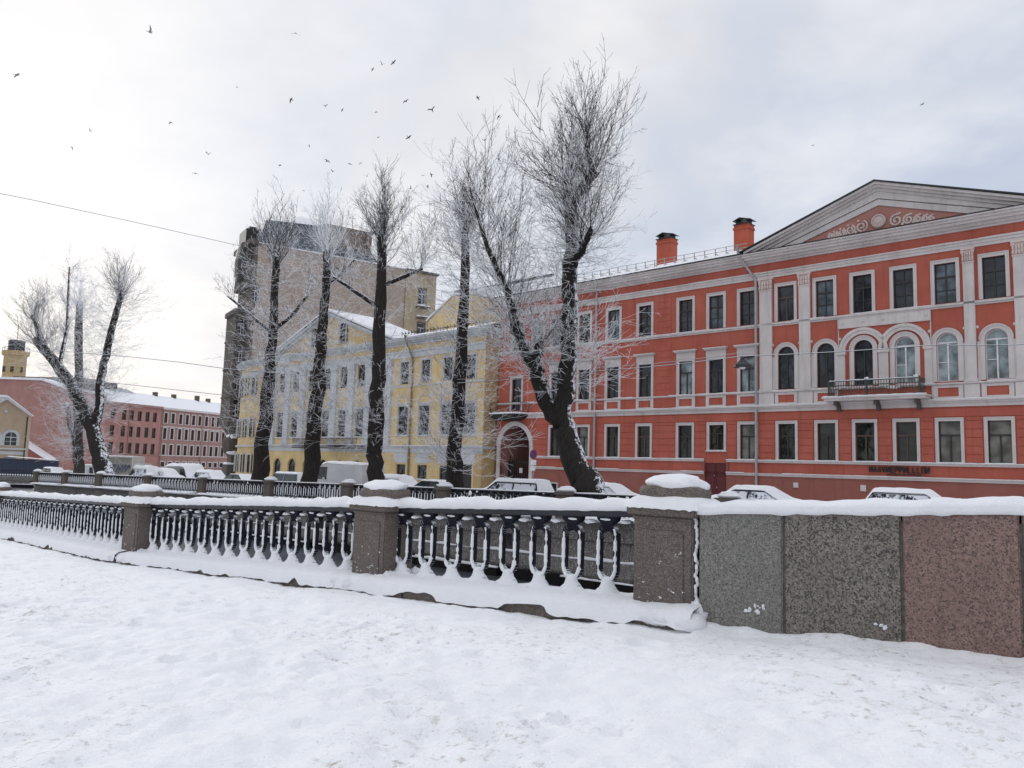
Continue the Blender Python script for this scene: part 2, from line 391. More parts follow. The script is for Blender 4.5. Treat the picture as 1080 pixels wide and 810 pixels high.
t.links.new(ramp(t, noise(t, v, .35, 5., .6), [(.35, (.055, .062, .078)), (.62, (.10, .11, .13)), (.75, (.22, .24, .27))]), b.inputs['Base Color'])
b.inputs['Roughness'].default_value = .28; bump(t, b, noise(t, v, 2.5, 4., .6), .15, .05)
mb = MB(); mb.quad(Q.P(-420, -160, -4.85), Q.P(200, -160, -4.85), Q.P(200, 60, -4.85), Q.P(-420, 60, -4.85)); w_ = mb.build('water', m_water, kind='structure')

# embankment walls, each a run of granite courses with snow on the ledges
def embankment(pts, zt, normal_out, label, courses=5, zbot=-6.):
    """pts: plan points (Vector), zt(i) top heights; normal_out(i) outward towards the water"""
    mb = MB(); sb = MB(); n = len(pts)
    for i in range(n - 1):
        a, b = pts[i], pts[i + 1]; no = normal_out
        if no is None:
            d = (b - a).normalized(); no_ = Vector((d.y, -d.x, 0))
        else: no_ = no
        d = (b - a); L = d.length; bw = 1.7
        za, zc = zt[i], zt[i + 1]
        for c in range(courses):
            out = .02 + c * .13 + (.12 if c == 0 else 0) - (.12 if c == 1 else 0)
            m = max(1, int(L / bw)); oo = .5 if c % 2 else 0
            for j in range(m):
                u0 = max(0, (j + oo) / m); u1 = min(1, (j + 1 + oo) / m)
                if u0 >= 1: continue
                p0 = a + d * u0; p1 = a + d * u1; g = d.normalized() * .012
                h0 = za + (zc - za) * u0; h1 = za + (zc - za) * u1; H0 = (h0 - zbot); H1 = h1 - zbot
                jo = no_ * (out + rnd.uniform(0, .03))
                z0a = h0 - H0 * (c + 1) / courses; z0b = h1 - H1 * (c + 1) / courses; z1a = h0 - H0 * c / courses - .012; z1b = h1 - H1 * c / courses - .012
                back = -no_ * .6
                lo = [p0 + g + back + Vector((0, 0, z0a)), p1 - g + back + Vector((0, 0, z0b)), p1 - g + jo + Vector((0, 0, z0b)), p0 + g + jo + Vector((0, 0, z0a))]
                hi = [p0 + g + back + Vector((0, 0, z1a)), p1 - g + back + Vector((0, 0, z1b)), p1 - g + jo + Vector((0, 0, z1b)), p0 + g + jo + Vector((0, 0, z1a))]
                mb.hexa(lo, hi)
                if 1 <= c <= 3 and rnd.random() < .9:
                    q0 = p0 + no_ * (out - .06) + Vector((0, 0, z1a)); q1 = p1 + no_ * (out - .06) + Vector((0, 0, z1b))
                    snow_strip(sb, [q0, q1], .2, rnd.uniform(.05, .13), .3, i + c, .7)
    r = root('embankment_wall', (pts[0].x, pts[0].y, zbot), 0, label, 'embankment wall')
    mb.build('masonry', m_emb, r, off=r.location); sb.build('snow', m_snow, r, off=r.location, smooth=True)
    return r
Ss = list(range(20, -78, -7)) + [-78.6]
pts = [Q.P(s, 27.0, 0) for s in Ss]
embankment(pts, [g_far(s) - .02 for s in Ss], -Q.n, 'dark granite embankment wall rising from the canal below the far railing')
cps = [Q.P(-78.6, 27.3, 0), Q.P(-117.8, 40.5, 0)]
d_ = (cps[1] - cps[0]).normalized()
embankment(cps, [g_far(-78.6) - .02, g_far(-117.8)], Vector((-abs(d_.y), -abs(d_.x) * 0, 0)).normalized(), 'granite embankment wall where the canal turns beyond the end of the far railing')
cps = [Q.P(s, 40.5 - (-117.8 - s) * (83.6 / 107.), 0) for s in (-117.8, -140, -165, -190)]
embankment(cps, [g_far(-120)] * 4, Vector((0.04, -1, 0)).normalized(), 'distant snowy granite embankment at the far left across the canal')
Sn = [30, 20, 10, 0, -5, -10, -16.8, -24, -32, -45, -70]
mb = MB()
for a, b in zip(Sn[:-1], Sn[1:]):
    pa = Q.P(a, dedge(a) - .02, 0); pb = Q.P(b, dedge(b) - .02, 0); 
    za = g_near(a) - .05; zc = g_near(b) - .05
    mb.hexa([pa - Q.n * .5 + Vector((0, 0, -6)), pb - Q.n * .5 + Vector((0, 0, -6)), pb + Q.n * .05 + Vector((0, 0, -6)), pa + Q.n * .05 + Vector((0, 0, -6))],
            [pa - Q.n * .5 + Vector((0, 0, za)), pb - Q.n * .5 + Vector((0, 0, zc)), pb + Q.n * .05 + Vector((0, 0, zc)), pa + Q.n * .05 + Vector((0, 0, za))])
tag(mb.build('embankment_wall', m_emb), 'granite embankment wall dropping to the canal under the near railing', 'embankment wall')

# ------------------------------------------------------------------ near parapet
# baluster: elongated cast-iron loop on a bell foot, block under the rail, 1 m in all (local: x along rail, y across, z up from foot)
def baluster_meshes():
    mb = MB(); wl = .118; th = .032
    # block / spandrel under the rail
    mb.prism([(-.155, .945), (.155, .945), (.135, .885), (.085, .85), (.075, .82), (-.075, .82), (-.085, .85), (-.135, .885)], -.045, .045)
    # arch head: broad ring
    n = 10; outer = []; inner = []
    for i in range(n + 1):
        a = math.pi * i / n; outer.append((-math.cos(a) * .152, .70 + math.sin(a) * .145)); inner.append((-math.cos(a) * .085, .685 + math.sin(a) * .075))
    for i in range(n): mb.prism([outer[i], outer[i + 1], inner[i + 1], inner[i]][::-1], -.038, .038)
    for sx in (-1, 1):
        mb.prism([(sx * .152, .70), (sx * .085, .685), (sx * .088, .30), (sx * .145, .30)], -.034, .034)
    for i in range(n):
        a0 = math.pi * i / n; a1 = math.pi * (i + 1) / n
        o = lambda a, r, zz: (-math.cos(a) * r, .30 - math.sin(a) * zz)
        mb.prism([o(a0, .145, .13), o(a1, .145, .13), o(a1, .088, .075), o(a0, .088, .075)], -.034, .034)
    # stem and bell foot
    prof = [(.05, .20), (.055, .17), (.075, .14), (.115, .10), (.14, .06), (.15, .02), (.15, 0)]
    rings = [[(r * math.cos(6.2832 * k / 12), r * .75 * math.sin(6.2832 * k / 12), z) for k in range(12)] for r, z in prof]
    mb.loft(rings)
    return mb
def baluster_snow(seed):
    sb = MB(); r = random.Random(seed)
    # bell of snow on the foot, running up into the bottom of the loop
    prof = [(.155, -.01), (.168, .03), (.15, .065), (.105, .10), (.085, .14), (.078, .17), (.072, .195), (.06, .215), (.04, .228), (.0, .232)]
    rings = []
    for q, z in prof:
        rings.append([((q * (1 + .22 * nz(math.cos(a) * 1.3 + seed, math.sin(a) * 1.3, z * 6))) * math.cos(a) + .012 * nz(z * 9, seed), -.02 + q * .78 * (1 + .22 * nz(math.cos(a) * 1.3 + seed, math.sin(a) * 1.3, z * 6 + 4)) * math.sin(a), z) for a in [6.2832 * k / 16 for k in range(16)]])
    sb.loft(rings)
    # snow driven on to the street side of the loop: two legs and broken pieces over the shoulders
    for sx in (-1, 1):
        gap = r.uniform(.74, .80)
        pts = [(sx * .105 * math.sin(q * 1.5708), -.036, .29 - .10 * math.cos(q * 1.5708)) for q in (.2, .5, .8)]; rs = [.026, .026, .025]; z = .31
        while z < gap:
            off = .118 if z < .70 else .118 * math.sqrt(max(.05, 1 - ((z - .70) / .155) ** 2))
            pts.append((sx * off, -.034, z)); q_ = nz(z * 11, seed * 1.7, sx * 3); rs.append(.024 * (1 + .6 * nz(z * 17, seed, sx)) * (1 if z < .66 else .62) * (.35 if q_ < -.22 else 1))
            z += .03
        sb.tube(pts, rs, 7)
    sb.blob((r.uniform(-.03, .03), -.03, .895), .085, .03, .018, .3, 8, 5, seed)
    return sb
RAILDY = .10
def make_near_section(A, B, zA, zB, spec, label, sa, sb_, first_seed):
    """A,B plan points of the section ends (along the rail), zA,zB foot heights"""
    s_first, gap_, n = spec; US = [((s_first - gap_ * (n - 1 - i)) - sa) / (sb_ - sa) for i in range(n)]
    d = (B - A); L = d.length; u = d.normalized(); across = Vector((-u.y, u.x, 0))
    mid = (A + B) / 2; rz = math.atan2(u.y, u.x)
    r = root('iron_railing', (mid.x, mid.y, (zA + zB) / 2 - .1), 0, label, 'railing', 'cast iron railing sections of the near quay')
    off = r.location
    mb = MB()
    def beam(z0, z1, w):
        lo = [A - across * w + Vector((0, 0, zA + z0)), B - across * w + Vector((0, 0, zB + z0)), B + across * w + Vector((0, 0, zB + z0)), A + across * w + Vector((0, 0, zA + z0))]
        hi = [A - across * w + Vector((0, 0, zA + z1)), B - across * w + Vector((0, 0, zB + z1)), B + across * w + Vector((0, 0, zB + z1)), A + across * w + Vector((0, 0, zA + z1))]
        mb.hexa(lo, hi)
    beam(.94, 1.0, .085); beam(.925, .94, .05); beam(.83, .848, .02)
    mb.build('rail', m_iron, r, off=off)
    sb = MB(); snow_strip(sb, [A + Vector((0, 0, zA + .998)), B + Vector((0, 0, zB + .998))], .21, .145, .05, first_seed, .42, across, .02)
    sb.build('snow', m_snow, r, off=off, smooth=True)
    s2 = MB()
    for i in range(n):
        uu = US[i]; g0 = uu + .5 * gap_ / (sb_ - sa)
        if g0 < .99:
            p = A + d * g0; z = zA + (zB - zA) * g0
            s2.blob(p + Vector((0, 0, z + .865)), .085, .05, .028, .4, 10, 6, i + first_seed)
    if s2.v: s2.build('snow', m_snow, r, off=off, smooth=True)
    first = None
    for i in range(n):
        uu = US[i]
        p = A + d * uu; z = zA + (zB - zA) * uu
        k = i % 5
        o = bpy.data.objects.new('baluster', BAL); COL.objects.link(o); o.parent = r; o.location = p + Vector((0, 0, z)) - Vector(off); o.rotation_euler = (0, 0, rz)
        q = bpy.data.objects.new('snow', BSN[k]); COL.objects.link(q); q.parent = o; q.location = (0, 0, 0)
    return r
tmp = baluster_meshes().build('baluster', m_iron_snow, bevel=.006); BAL = tmp.data; bpy.data.objects.remove(tmp)
BSN = []
for k in range(5):
    tmp = baluster_snow(k * 11 + 2).build('snow', m_snow, smooth=True); BSN.append(tmp.data); bpy.data.objects.remove(tmp)

DR = 7.93
def QP(s, D=DR):
    if s >= -16.8: return Q.P(s, D, 0)
    base = Q.P(-16.8, D, 0); a = Frame(135).e; return base + a * (s + 16.8)
secs = [(-8.72, -4.6, (-5.09, .508, 8), 'near cast iron railing with eight big snow-filled loops left of the pinkish granite pillar', 10),
        (-16.42, -9.5, (-9.89, .4925, 14), 'middle section of the near cast iron railing between two granite pillars', 30),
        (-28.95, -17.2, (-17.5, .4925, 24), 'leftmost run of the near cast iron railing reaching the left edge', 50)]
for a, b, n, lab, sd_ in secs:
    make_near_section(QP(a), QP(b), zb_near(a), zb_near(b), n, lab, a, b, sd_)
def near_pillar(s0, s1, label, ztop_add=.0, lens=True, seed=0, face=7.66):
    c = (s0 + s1) / 2; e = Q.e if s0 > -17.5 else Frame(135).e; n = Vector((-e.y, e.x, 0))
    P0 = QP(c); z0 = zb_near(c) - .12; w = (s1 - s0) / 2; hd = .29; T = 1.075
    r = root('granite_pillar', (P0.x, P0.y, z0), math.atan2(e.y, e.x), label, 'pillar', 'granite pillars of the near parapet')
    H = T + .12 - .02
    mb = MB(); mb.box(-w, w, -hd, hd, -.25, H - .13); sh = mb.build('shaft', m_gr_pil, r, bevel=.018)
    mb = MB(); mb.box(-w - .015, w + .015, -hd - .015, hd + .015, H - .15, H - .105); mb.box(-w - .06, w + .06, -hd - .06, hd + .06, H - .10, H)
    mb.build('cap', m_gr_pil, r, bevel=.014)
    mb = MB(); mb.box(-w + .1, w - .1, -hd - .012, -hd, .12, H - .25)
    mb.build('panel', m_gr_pil, r, bevel=.005)
    # snow on the cap
    sb = MB(); ww = w + .085; hh = hd + .085; nx, ny = 22, 18; rings = []
    def top(u, v):
        e1 = (1 - abs(u) ** 5) ** .5; e2 = (1 - abs(v) ** 5) ** .5
        return .13 * e1 * e2 * (1 + .25 * nz(u * 1.5 + seed, v * 1.5)) 
    vs = []
    for j in range(ny + 1):
        for i in range(nx + 1):
            u = i / nx * 2 - 1; v_ = j / ny * 2 - 1; k = 1 + .02 * nz(u * 4, v_ * 4, seed + 3)
            vs.append((u * ww * k, v_ * hh * k, H - .02 * (abs(u) > .99 or abs(v_) > .99) * (1 + nz(u * 8, v_ * 8, seed)) + top(u, v_)))
    fs = [(j * (nx + 1) + i, j * (nx + 1) + i + 1, (j + 1) * (nx + 1) + i + 1, (j + 1) * (nx + 1) + i) for j in range(ny) for i in range(nx)]
    sb.add(vs, fs); sb.build('snow', m_snow, r, smooth=True)
    if lens:
        mb = MB(); nn = 20
        prof = [(1, .10), (1.02, .16), (.99, .20), (.93, .225)]
        mb.loft([[(w * 1.04 * k * (abs(math.cos(a)) ** .6) * (1 if math.cos(a) > 0 else -1), hd * 1.0 * k * (abs(math.sin(a)) ** .6) * (1 if math.sin(a) > 0 else -1), H + z) for a in [6.28318 * q / nn for q in range(nn)]] for k, z in prof])
        mb.build('top_stone', m_gr_pil, r)
        sb = MB(); sb.blob((0.0, 0, H + .25), w * 1.02, hd * .98, .115, .22, 24, 12, seed + 7); sb.build('snow', m_snow, r, smooth=True)
    # crumbs of snow stuck on the faces and drift at the foot
    sb = MB(); rr = random.Random(seed)
    for i in range(16):
        q_ = rr.uniform(-w * .8, w * .8); zq = rr.uniform(.1, .3) if i < 11 else rr.uniform(.3, .7); sz = rr.uniform(.5, 1.)
        for _ in range(4): sb.blob((q_ + rr.uniform(-.025, .025) * sz, -hd - .008, zq + rr.uniform(-.02, .02) * sz), rr.uniform(.004, .016) * sz, .007, rr.uniform(.004, .013) * sz, .9, 7, 4, i)
    for k in range(7):
        sb.blob((-w * 1.15 + k * w * .38, -hd - .1 + rr.uniform(-.04, .04), .0 + rr.uniform(0, .03)), .2, .17, .10, .3, 10, 6, k + seed)
    for k in range(9): sb.blob((w + .02 + rr.uniform(0, .06), -hd + .02 + k * .07, .0 + rr.uniform(0, .05) + .05 * (k % 3)), rr.uniform(.05, .11), .1, rr.uniform(.08, .15), .8, 12, 8, k + seed)
    sb.build('snow', m_snow, r, smooth=True)
    return r
near_pillar(-4.58, -3.86, 'near granite pillar with snow cap where the railing meets the solid wall', seed=2)
near_pillar(-9.46, -8.74, 'second granite pillar from the right with a tall snow hump, in mid railing', seed=5)
near_pillar(-17.15, -16.45, 'small left granite pillar between the two longer railing sections', seed=8, lens=True)
near_pillar(-29.7, -29.0, 'granite pillar at the far left end of the near railing', seed=11)

# kerb under the railing
def near_kerb(a, b, label, seed):
    A = QP(a); B = QP(b); u = (B - A).normalized(); n = Vector((-u.y, u.x, 0)); L = (B - A).length
    mid = (A + B) / 2; r = root('granite_kerb', (mid.x, mid.y, g_near((a + b) / 2) - .1), 0, label, 'kerb', 'granite kerb runs under the near railing')
    mb = MB(); m = max(1, int(L / 1.3))
    for j in range(m):
        p0 = A + (B - A) * (j / m) + u * .008; p1 = A + (B - A) * ((j + 1) / m) - u * .008
        s0 = a + (b - a) * j / m; s1 = a + (b - a) * (j + 1) / m; fo = -n * (.52 + rnd.uniform(-.015, .015)); bk = n * .3
        lo = [p0 + fo + Vector((0, 0, zb_near(s0) - .5)), p1 + fo + Vector((0, 0, zb_near(s1) - .5)), p1 + bk + Vector((0, 0, zb_near(s1) - .5)), p0 + bk + Vector((0, 0, zb_near(s0) - .5))]
        hi = [p0 + fo + Vector((0, 0, zb_near(s0) - .05)), p1 + fo + Vector((0, 0, zb_near(s1) - .05)), p1 + bk + Vector((0, 0, zb_near(s1) - .05)), p0 + bk + Vector((0, 0, zb_near(s0) - .05))]
        mb.hexa(lo, hi)
    mb.build('stones', m_gr_pil, r, off=r.location, bevel=.01)
    # snow sheet over it: swells at the back, curls over the front
    sb = MB(); rings = []; nst = int(L / .05); prof = [(.32, -.08), (.30, -.01), (.15, .02), (-.05, .035), (-.2, .03), (-.36, .02), (-.47, .0), (-.54, -.045), (-.575, -.19)]
    for i in range(nst + 1):
        f = i / nst; p = A + (B - A) * f; s = a + (b - a) * f; z = zb_near(s)
        ring = []
        for q, (y, h) in enumerate(prof):
            bulge = .025 * nz(s * 2.2, y * 3, seed) + .018 * nz(s * 6, y * 6, seed + 4)
            drop = 0
            gp_ = max(0, min(1, (nz(s * 1.1, 0, seed + 8) +   .25 * nz(s * 5, 2, seed) - (.0 if seed == 1 else .1)) * 3.5))
            if q == 8: drop = .085 * gp_; y = y + .02 * gp_ + .02 * nz(s * 4, 1, seed)
            if q == 7: y = y + .02 * nz(s * 4, 1, seed)
            ring.append(p + n * y + Vector((0, 0, z + .012 + h + bulge + drop)))
        rings.append(ring)
    sb.loft(rings, close=False); sb.build('snow', m_snow, r, off=r.location, smooth=True)
near_kerb(-9.5, -3.75, 'snow-covered granite kerb under the loops beside the pinkish pillar', 1)
near_kerb(-16.7, -9.5, 'snow-covered granite kerb under the middle railing section', 2)
near_kerb(-29.7, -16.8, 'snow-covered granite kerb under the leftmost railing run', 3)

# solid granite wall on the right
sl_ = [(-3.80, -2.90, m_gr_a, 'smooth grey granite slab'), (-2.90, -1.83, m_gr_b, 'coarsely speckled granite slab'), (-1.83, -.93, m_gr_c, 'rose granite slab with a rusty stain'),
       (-.93, .1, m_gr_c, None), (.1, 1.2, m_gr_a, None), (1.2, 2.3, m_gr_b, None), (2.3, 3.4, m_gr_c, None), (3.4, 4.6, m_gr_a, None)]
def wtop(s): return -.435 + .058 * (s + 3.8) if s < 0 else -.215 + .02 * s
wr = root('granite_wall', tuple(Q.P(-.5, 7.9, g_near(-.5))), 0, 'solid granite parapet wall of upright slabs topped by snow', 'wall')
for a, b, m, lab in sl_:
    mb = MB(); g = .009; f = 7.66 + rnd.uniform(-.006, .006)
    a_, b_ = a + g, b - g
    mb.hexa([Q.P(a_, f, g_near(a_) - .4), Q.P(b_, f, g_near(b_) - .4), Q.P(b_, 8.15, g_near(b_) - .4), Q.P(a_, 8.15, g_near(a_) - .4)],
            [Q.P(a_, f, wtop(a_)), Q.P(b_, f, wtop(b_)), Q.P(b_, 8.15, wtop(b_)), Q.P(a_, 8.15, wtop(a_))])
    o = mb.build('slab', m, wr, off=wr.location, bevel=.012)
    if lab: o['label'] = lab
mb = MB(); mb.hexa([Q.P(-3.78, 7.675, -2), Q.P(4.5, 7.675, -1.8), Q.P(4.5, 8.1, -1.8), Q.P(-3.78, 8.1, -2)], [Q.P(-3.78, 7.675, wtop(-3.78) - .02), Q.P(4.5, 7.675, wtop(4.5) - .02), Q.P(4.5, 8.1, wtop(4.5) - .02), Q.P(-3.78, 8.1, wtop(-3.78) - .02)])
mb.build('joint', m_joint, wr, off=wr.location)
sb = MB(); snow_strip(sb, [Q.P(-3.95, 7.9, wtop(-3.95) - .004), Q.P(0, 7.9, wtop(0) - .004), Q.P(4.6, 7.9, wtop(4.6) - .004)], .56, .14, .05, 4, .3, Q.n, .03)
for s_, z_, rx, rz in ((-3.2, -1.32, .07, .045), (-3.12, -1.30, .04, .03), (-2.02, -1.33, .045, .04)):
    [sb.blob(Q.P(s_ + rnd.uniform(-rx, rx), 7.658, z_ + rnd.uniform(-rz, rz)), rx * rnd.uniform(.15, .5), .015, rz * rnd.uniform(.15, .5), .9, 9, 6, int(s_ * 7) + i_) for i_ in range(7)]
for k in range(26): sb.blob(Q.P(-3.84 + rnd.uniform(-.015, .02), 7.68 + rnd.uniform(-.01, .02), -1.5 + k * .042), .02, .02, .035, .5, 7, 5, k)
sb.build('snow', m_snow, wr, off=wr.location, smooth=True)

# ------------------------------------------------------------------ far railing
def far_baluster():
    mb = MB()
    mb.prism([(-.14, .95), (.14, .95), (.08, .83), (-.08, .83)], -.04, .04)
    for sx in (-1, 1):
        mb.prism([(sx * .06, .84), (sx * .15, .70), (sx * .15, .28), (sx * .05, .14), (sx * .03, .2), (sx * .09, .32), (sx * .09, .68), (sx * .03, .78)], -.035, .035)
    mb.prism([(-.05, .2), (.05, .2), (.15, .04), (.15, 0), (-.15, 0), (-.15, .04)], -.08, .08)
    return mb
tmp = far_baluster().build('baluster', m_iron_snow); FB = tmp.data; bpy.data.objects.remove(tmp)
sb = MB(); sb.blob((0, -.04, .07), .14, .1, .09, .3, 8, 5, 2)
for sx in (-1, 1): sb.tube([(sx * .12, -.045, .25), (sx * .125, -.045, .45), (sx * .12, -.045, .72)], [.022, .03, .02], 5)
tmp = sb.build('snow', m_snow, smooth=True); FBS = tmp.data; bpy.data.objects.remove(tmp)
FP = [-78.4, -71.85, -65.1, -56.9, -49.13, -41.37, -33.94, -26.67, -19.46, -12.2, -4.9, 2.4]
names = ['end', 'eleventh', 'tenth', 'ninth', 'eighth', 'seventh', 'sixth', 'fifth', 'fourth', 'third', 'second', 'first']
marks = ['at the far left end of the railing, by the tip of the quay', 'between the end and the leaning dark tree', 'just left of the leaning tree on the left', 'in front of the graffiti box truck',
         'left of the first tall trunk, before the white van roof', 'in front of the snowed-up pale blue car', 'in front of the white van near the third tall trunk', 'below the dark car beside the fourth tall trunk',
         'just left of the big forked tree', 'right of the big forked tree, behind the near snow hump', 'low behind the solid granite wall', 'rightmost, hidden low behind the granite wall']
fz = lambda s: -2.05 + .0128 * (s + 19.46)
prc = MB(); prc.box(-.36, .36, -.3, .3, -.1, .93); 
tmp = prc.build('shaft', m_gr_pil, bevel=.02); M1 = tmp.data; bpy.data.objects.remove(tmp)
prc = MB(); prc.box(-.42, .42, -.36, .36, .92, 1.05); tmp = prc.build('cap', m_gr_pil, bevel=.015); M2 = tmp.data; bpy.data.objects.remove(tmp)
sb = MB(); sb.blob((0, 0, 1.12), .45, .38, .12, .2, 16, 8, 3); sb.blob((0, 0, 1.2), .34, .28, .1, .2, 14, 8, 5); tmp = sb.build('snow', m_snow, smooth=True); M3 = tmp.data; bpy.data.objects.remove(tmp)
rzq = math.atan2(Q.e.y, Q.e.x)
for i, s in enumerate(FP):
    P0 = Q.P(s, 27.0, fz(s)); r = root('granite_pillar', P0, rzq, 'far bank granite pillar ' + marks[i], 'pillar', 'granite pillars of the far railing')
    for nm, me in (('shaft', M1), ('cap', M2), ('snow', M3)):
        o = bpy.data.objects.new(nm, me); COL.objects.link(o); o.parent = r
secm = ['leftmost short section of the far railing', 'far railing section left of the leaning tree foot', 'far railing section around the leaning tree foot', 'far railing section below the box truck',
        'far railing section below the white van with snowy roof', 'far railing section at the feet of the first two tall trunks', 'far railing section in front of the big white van', 'far railing section left of the fourth tall trunk',
        'far railing section in front of the archway', 'far railing section right of the big forked tree', 'far railing section low behind the granite wall', 'far railing section hidden at the right']
for i in range(len(FP) - 1):
    a, b = FP[i] + .36, FP[i + 1] - .36
    A = Q.P(a, 27, fz(a)); B = Q.P(b, 27, fz(b)); mid = (A + B) / 2
    r = root('iron_railing', mid, 0, secm[i] + ', black iron with snow', 'railing', 'cast iron railing sections of the far bank')
    mb = MB(); up = Vector((0, 0, 1))
    mb.hexa([A - Q.n * .06 + up * .95, B - Q.n * .06 + up * .95, B + Q.n * .06 + up * .95, A + Q.n * .06 + up * .95], [A - Q.n * .06 + up, B - Q.n * .06 + up, B + Q.n * .06 + up, A + Q.n * .06 + up])
    mb.build('rail', m_iron, r, off=r.location)
    sb = MB(); snow_strip(sb, [A + up, B + up], .15, .05, .4, i, .4, Q.n)
    snow_strip(sb, [A - Q.n * .35 + up * -.03, B - Q.n * .35 + up * -.03], .7, .13, .4, i + 9, .5, Q.n)
    sb.build('snow', m_snow, r, off=r.location, smooth=True)
    n = max(2, int(round((b - a) / .44)))
    for k in range(n):
        p = A + (B - A) * ((k + .5) / n) - mid
        o = bpy.data.objects.new('baluster', FB); COL.objects.link(o); o.parent = r; o.location = p; o.rotation_euler = (0, 0, rzq)
        q = bpy.data.objects.new('snow', FBS); COL.objects.link(q); q.parent = o
# small distant railing on the far-left bank
A = Q.P(-119, 40.2, g_far(-120)); B = Q.P(-175, -3.5, g_far(-120)); r = root('iron_railing', (A + B) / 2, 0, 'distant dark railing on the far left bank under the blue fence', 'railing')
mb = MB(); d = (B - A).normalized(); sd2 = Vector((-d.y, d.x, 0)); up = Vector((0, 0, 1))
for z0, z1 in ((.75, .85), (.0, .1)):
    mb.hexa([A - sd2 * .05 + up * z0, B - sd2 * .05 + up * z0, B + sd2 * .05 + up * z0, A + sd2 * .05 + up * z0], [A - sd2 * .05 + up * z1, B - sd2 * .05 + up * z1, B + sd2 * .05 + up * z1, A + sd2 * .05 + up * z1])
L = (B - A).length
for k in range(int(L / .35)):
    p = A + d * (k * .35); mb.box(p.x - .05, p.x + .05, p.y - .03, p.y + .03, p.z, p.z + .8)
mb.build('rail', m_iron, r, off=r.location)

# ------------------------------------------------------------------ facades
class Fac:
    """a building whose front stands on frame f at distance D; builds in (s, depth, z)"""
    def __init__(s, frame, D, sc, zb, name, label, cat='building', group=None):
        s.f = frame; s.D = D; s.sc = sc; s.zb = zb
        s.root = root(name, frame.P(sc, D, zb), math.atan2(frame.e.y, frame.e.x), label, cat, group)
    def put(s, mb, name, mat, parent=None, **kw): return mb.build(name, mat, parent or s.root, off=(s.sc, 0, s.zb), **kw)
    def inst(s, proto, x, z, y=0., label=None):
        c = copy_tree(proto, s.root, (x - s.sc, y, z - s.zb))
        if label: c['label'] = label
        return c
def wall(mb, s0, s1, z0, z1, ops, y=0., rev=.22):
    xs = sorted({s0, s1} | {v for o in ops for v in (o[0], o[1]) if s0 < v < s1}); zs = sorted({z0, z1} | {v for o in ops for v in (o[2], o[3]) if z0 < v < z1})
    for i in range(len(xs) - 1):
        j = 0
        while j < len(zs) - 1:
            cx = (xs[i] + xs[i + 1]) / 2
            free = lambda jj: not any(o[0] < cx < o[1] and o[2] < (zs[jj] + zs[jj + 1]) / 2 < o[3] for o in ops)
            if free(j):
                k = j
                while k + 1 < len(zs) - 1 and free(k + 1): k += 1
                mb.quad((xs[i], y, zs[j]), (xs[i + 1], y, zs[j]), (xs[i + 1], y, zs[k + 1]), (xs[i], y, zs[k + 1])); j = k + 1
            else: j += 1
    for o in ops:
        a, b, c, d = o[:4]; arch = len(o) > 4
        if arch:
            r = (b - a) / 2; zc = d - r; n = 12; m = (a + b) / 2
            arc = [(m - r * math.cos(math.pi * k / n), zc + r * math.sin(math.pi * k / n)) for k in range(n + 1)]
            for k in range(n):
                p, q = arc[k], arc[k + 1]; mb.quad((p[0], y, p[1]), (q[0], y, q[1]), (q[0], y, d), (p[0], y, d)); mb.quad((p[0], y, p[1]), (q[0], y, q[1]), (q[0], y + rev, q[1]), (p[0], y + rev, p[1]))
            top = zc
        else:
            top = d; mb.quad((a, y, d), (b, y, d), (b, y + rev, d), (a, y + rev, d))
        mb.quad((a, y, c), (a, y, top), (a, y + rev, top), (a, y + rev, c)); mb.quad((b, y, c), (b, y, top), (b, y + rev, top), (b, y + rev, c))
        mb.quad((a, y, c), (b, y, c), (b, y + rev, c), (a, y + rev, c))
HIDE = []
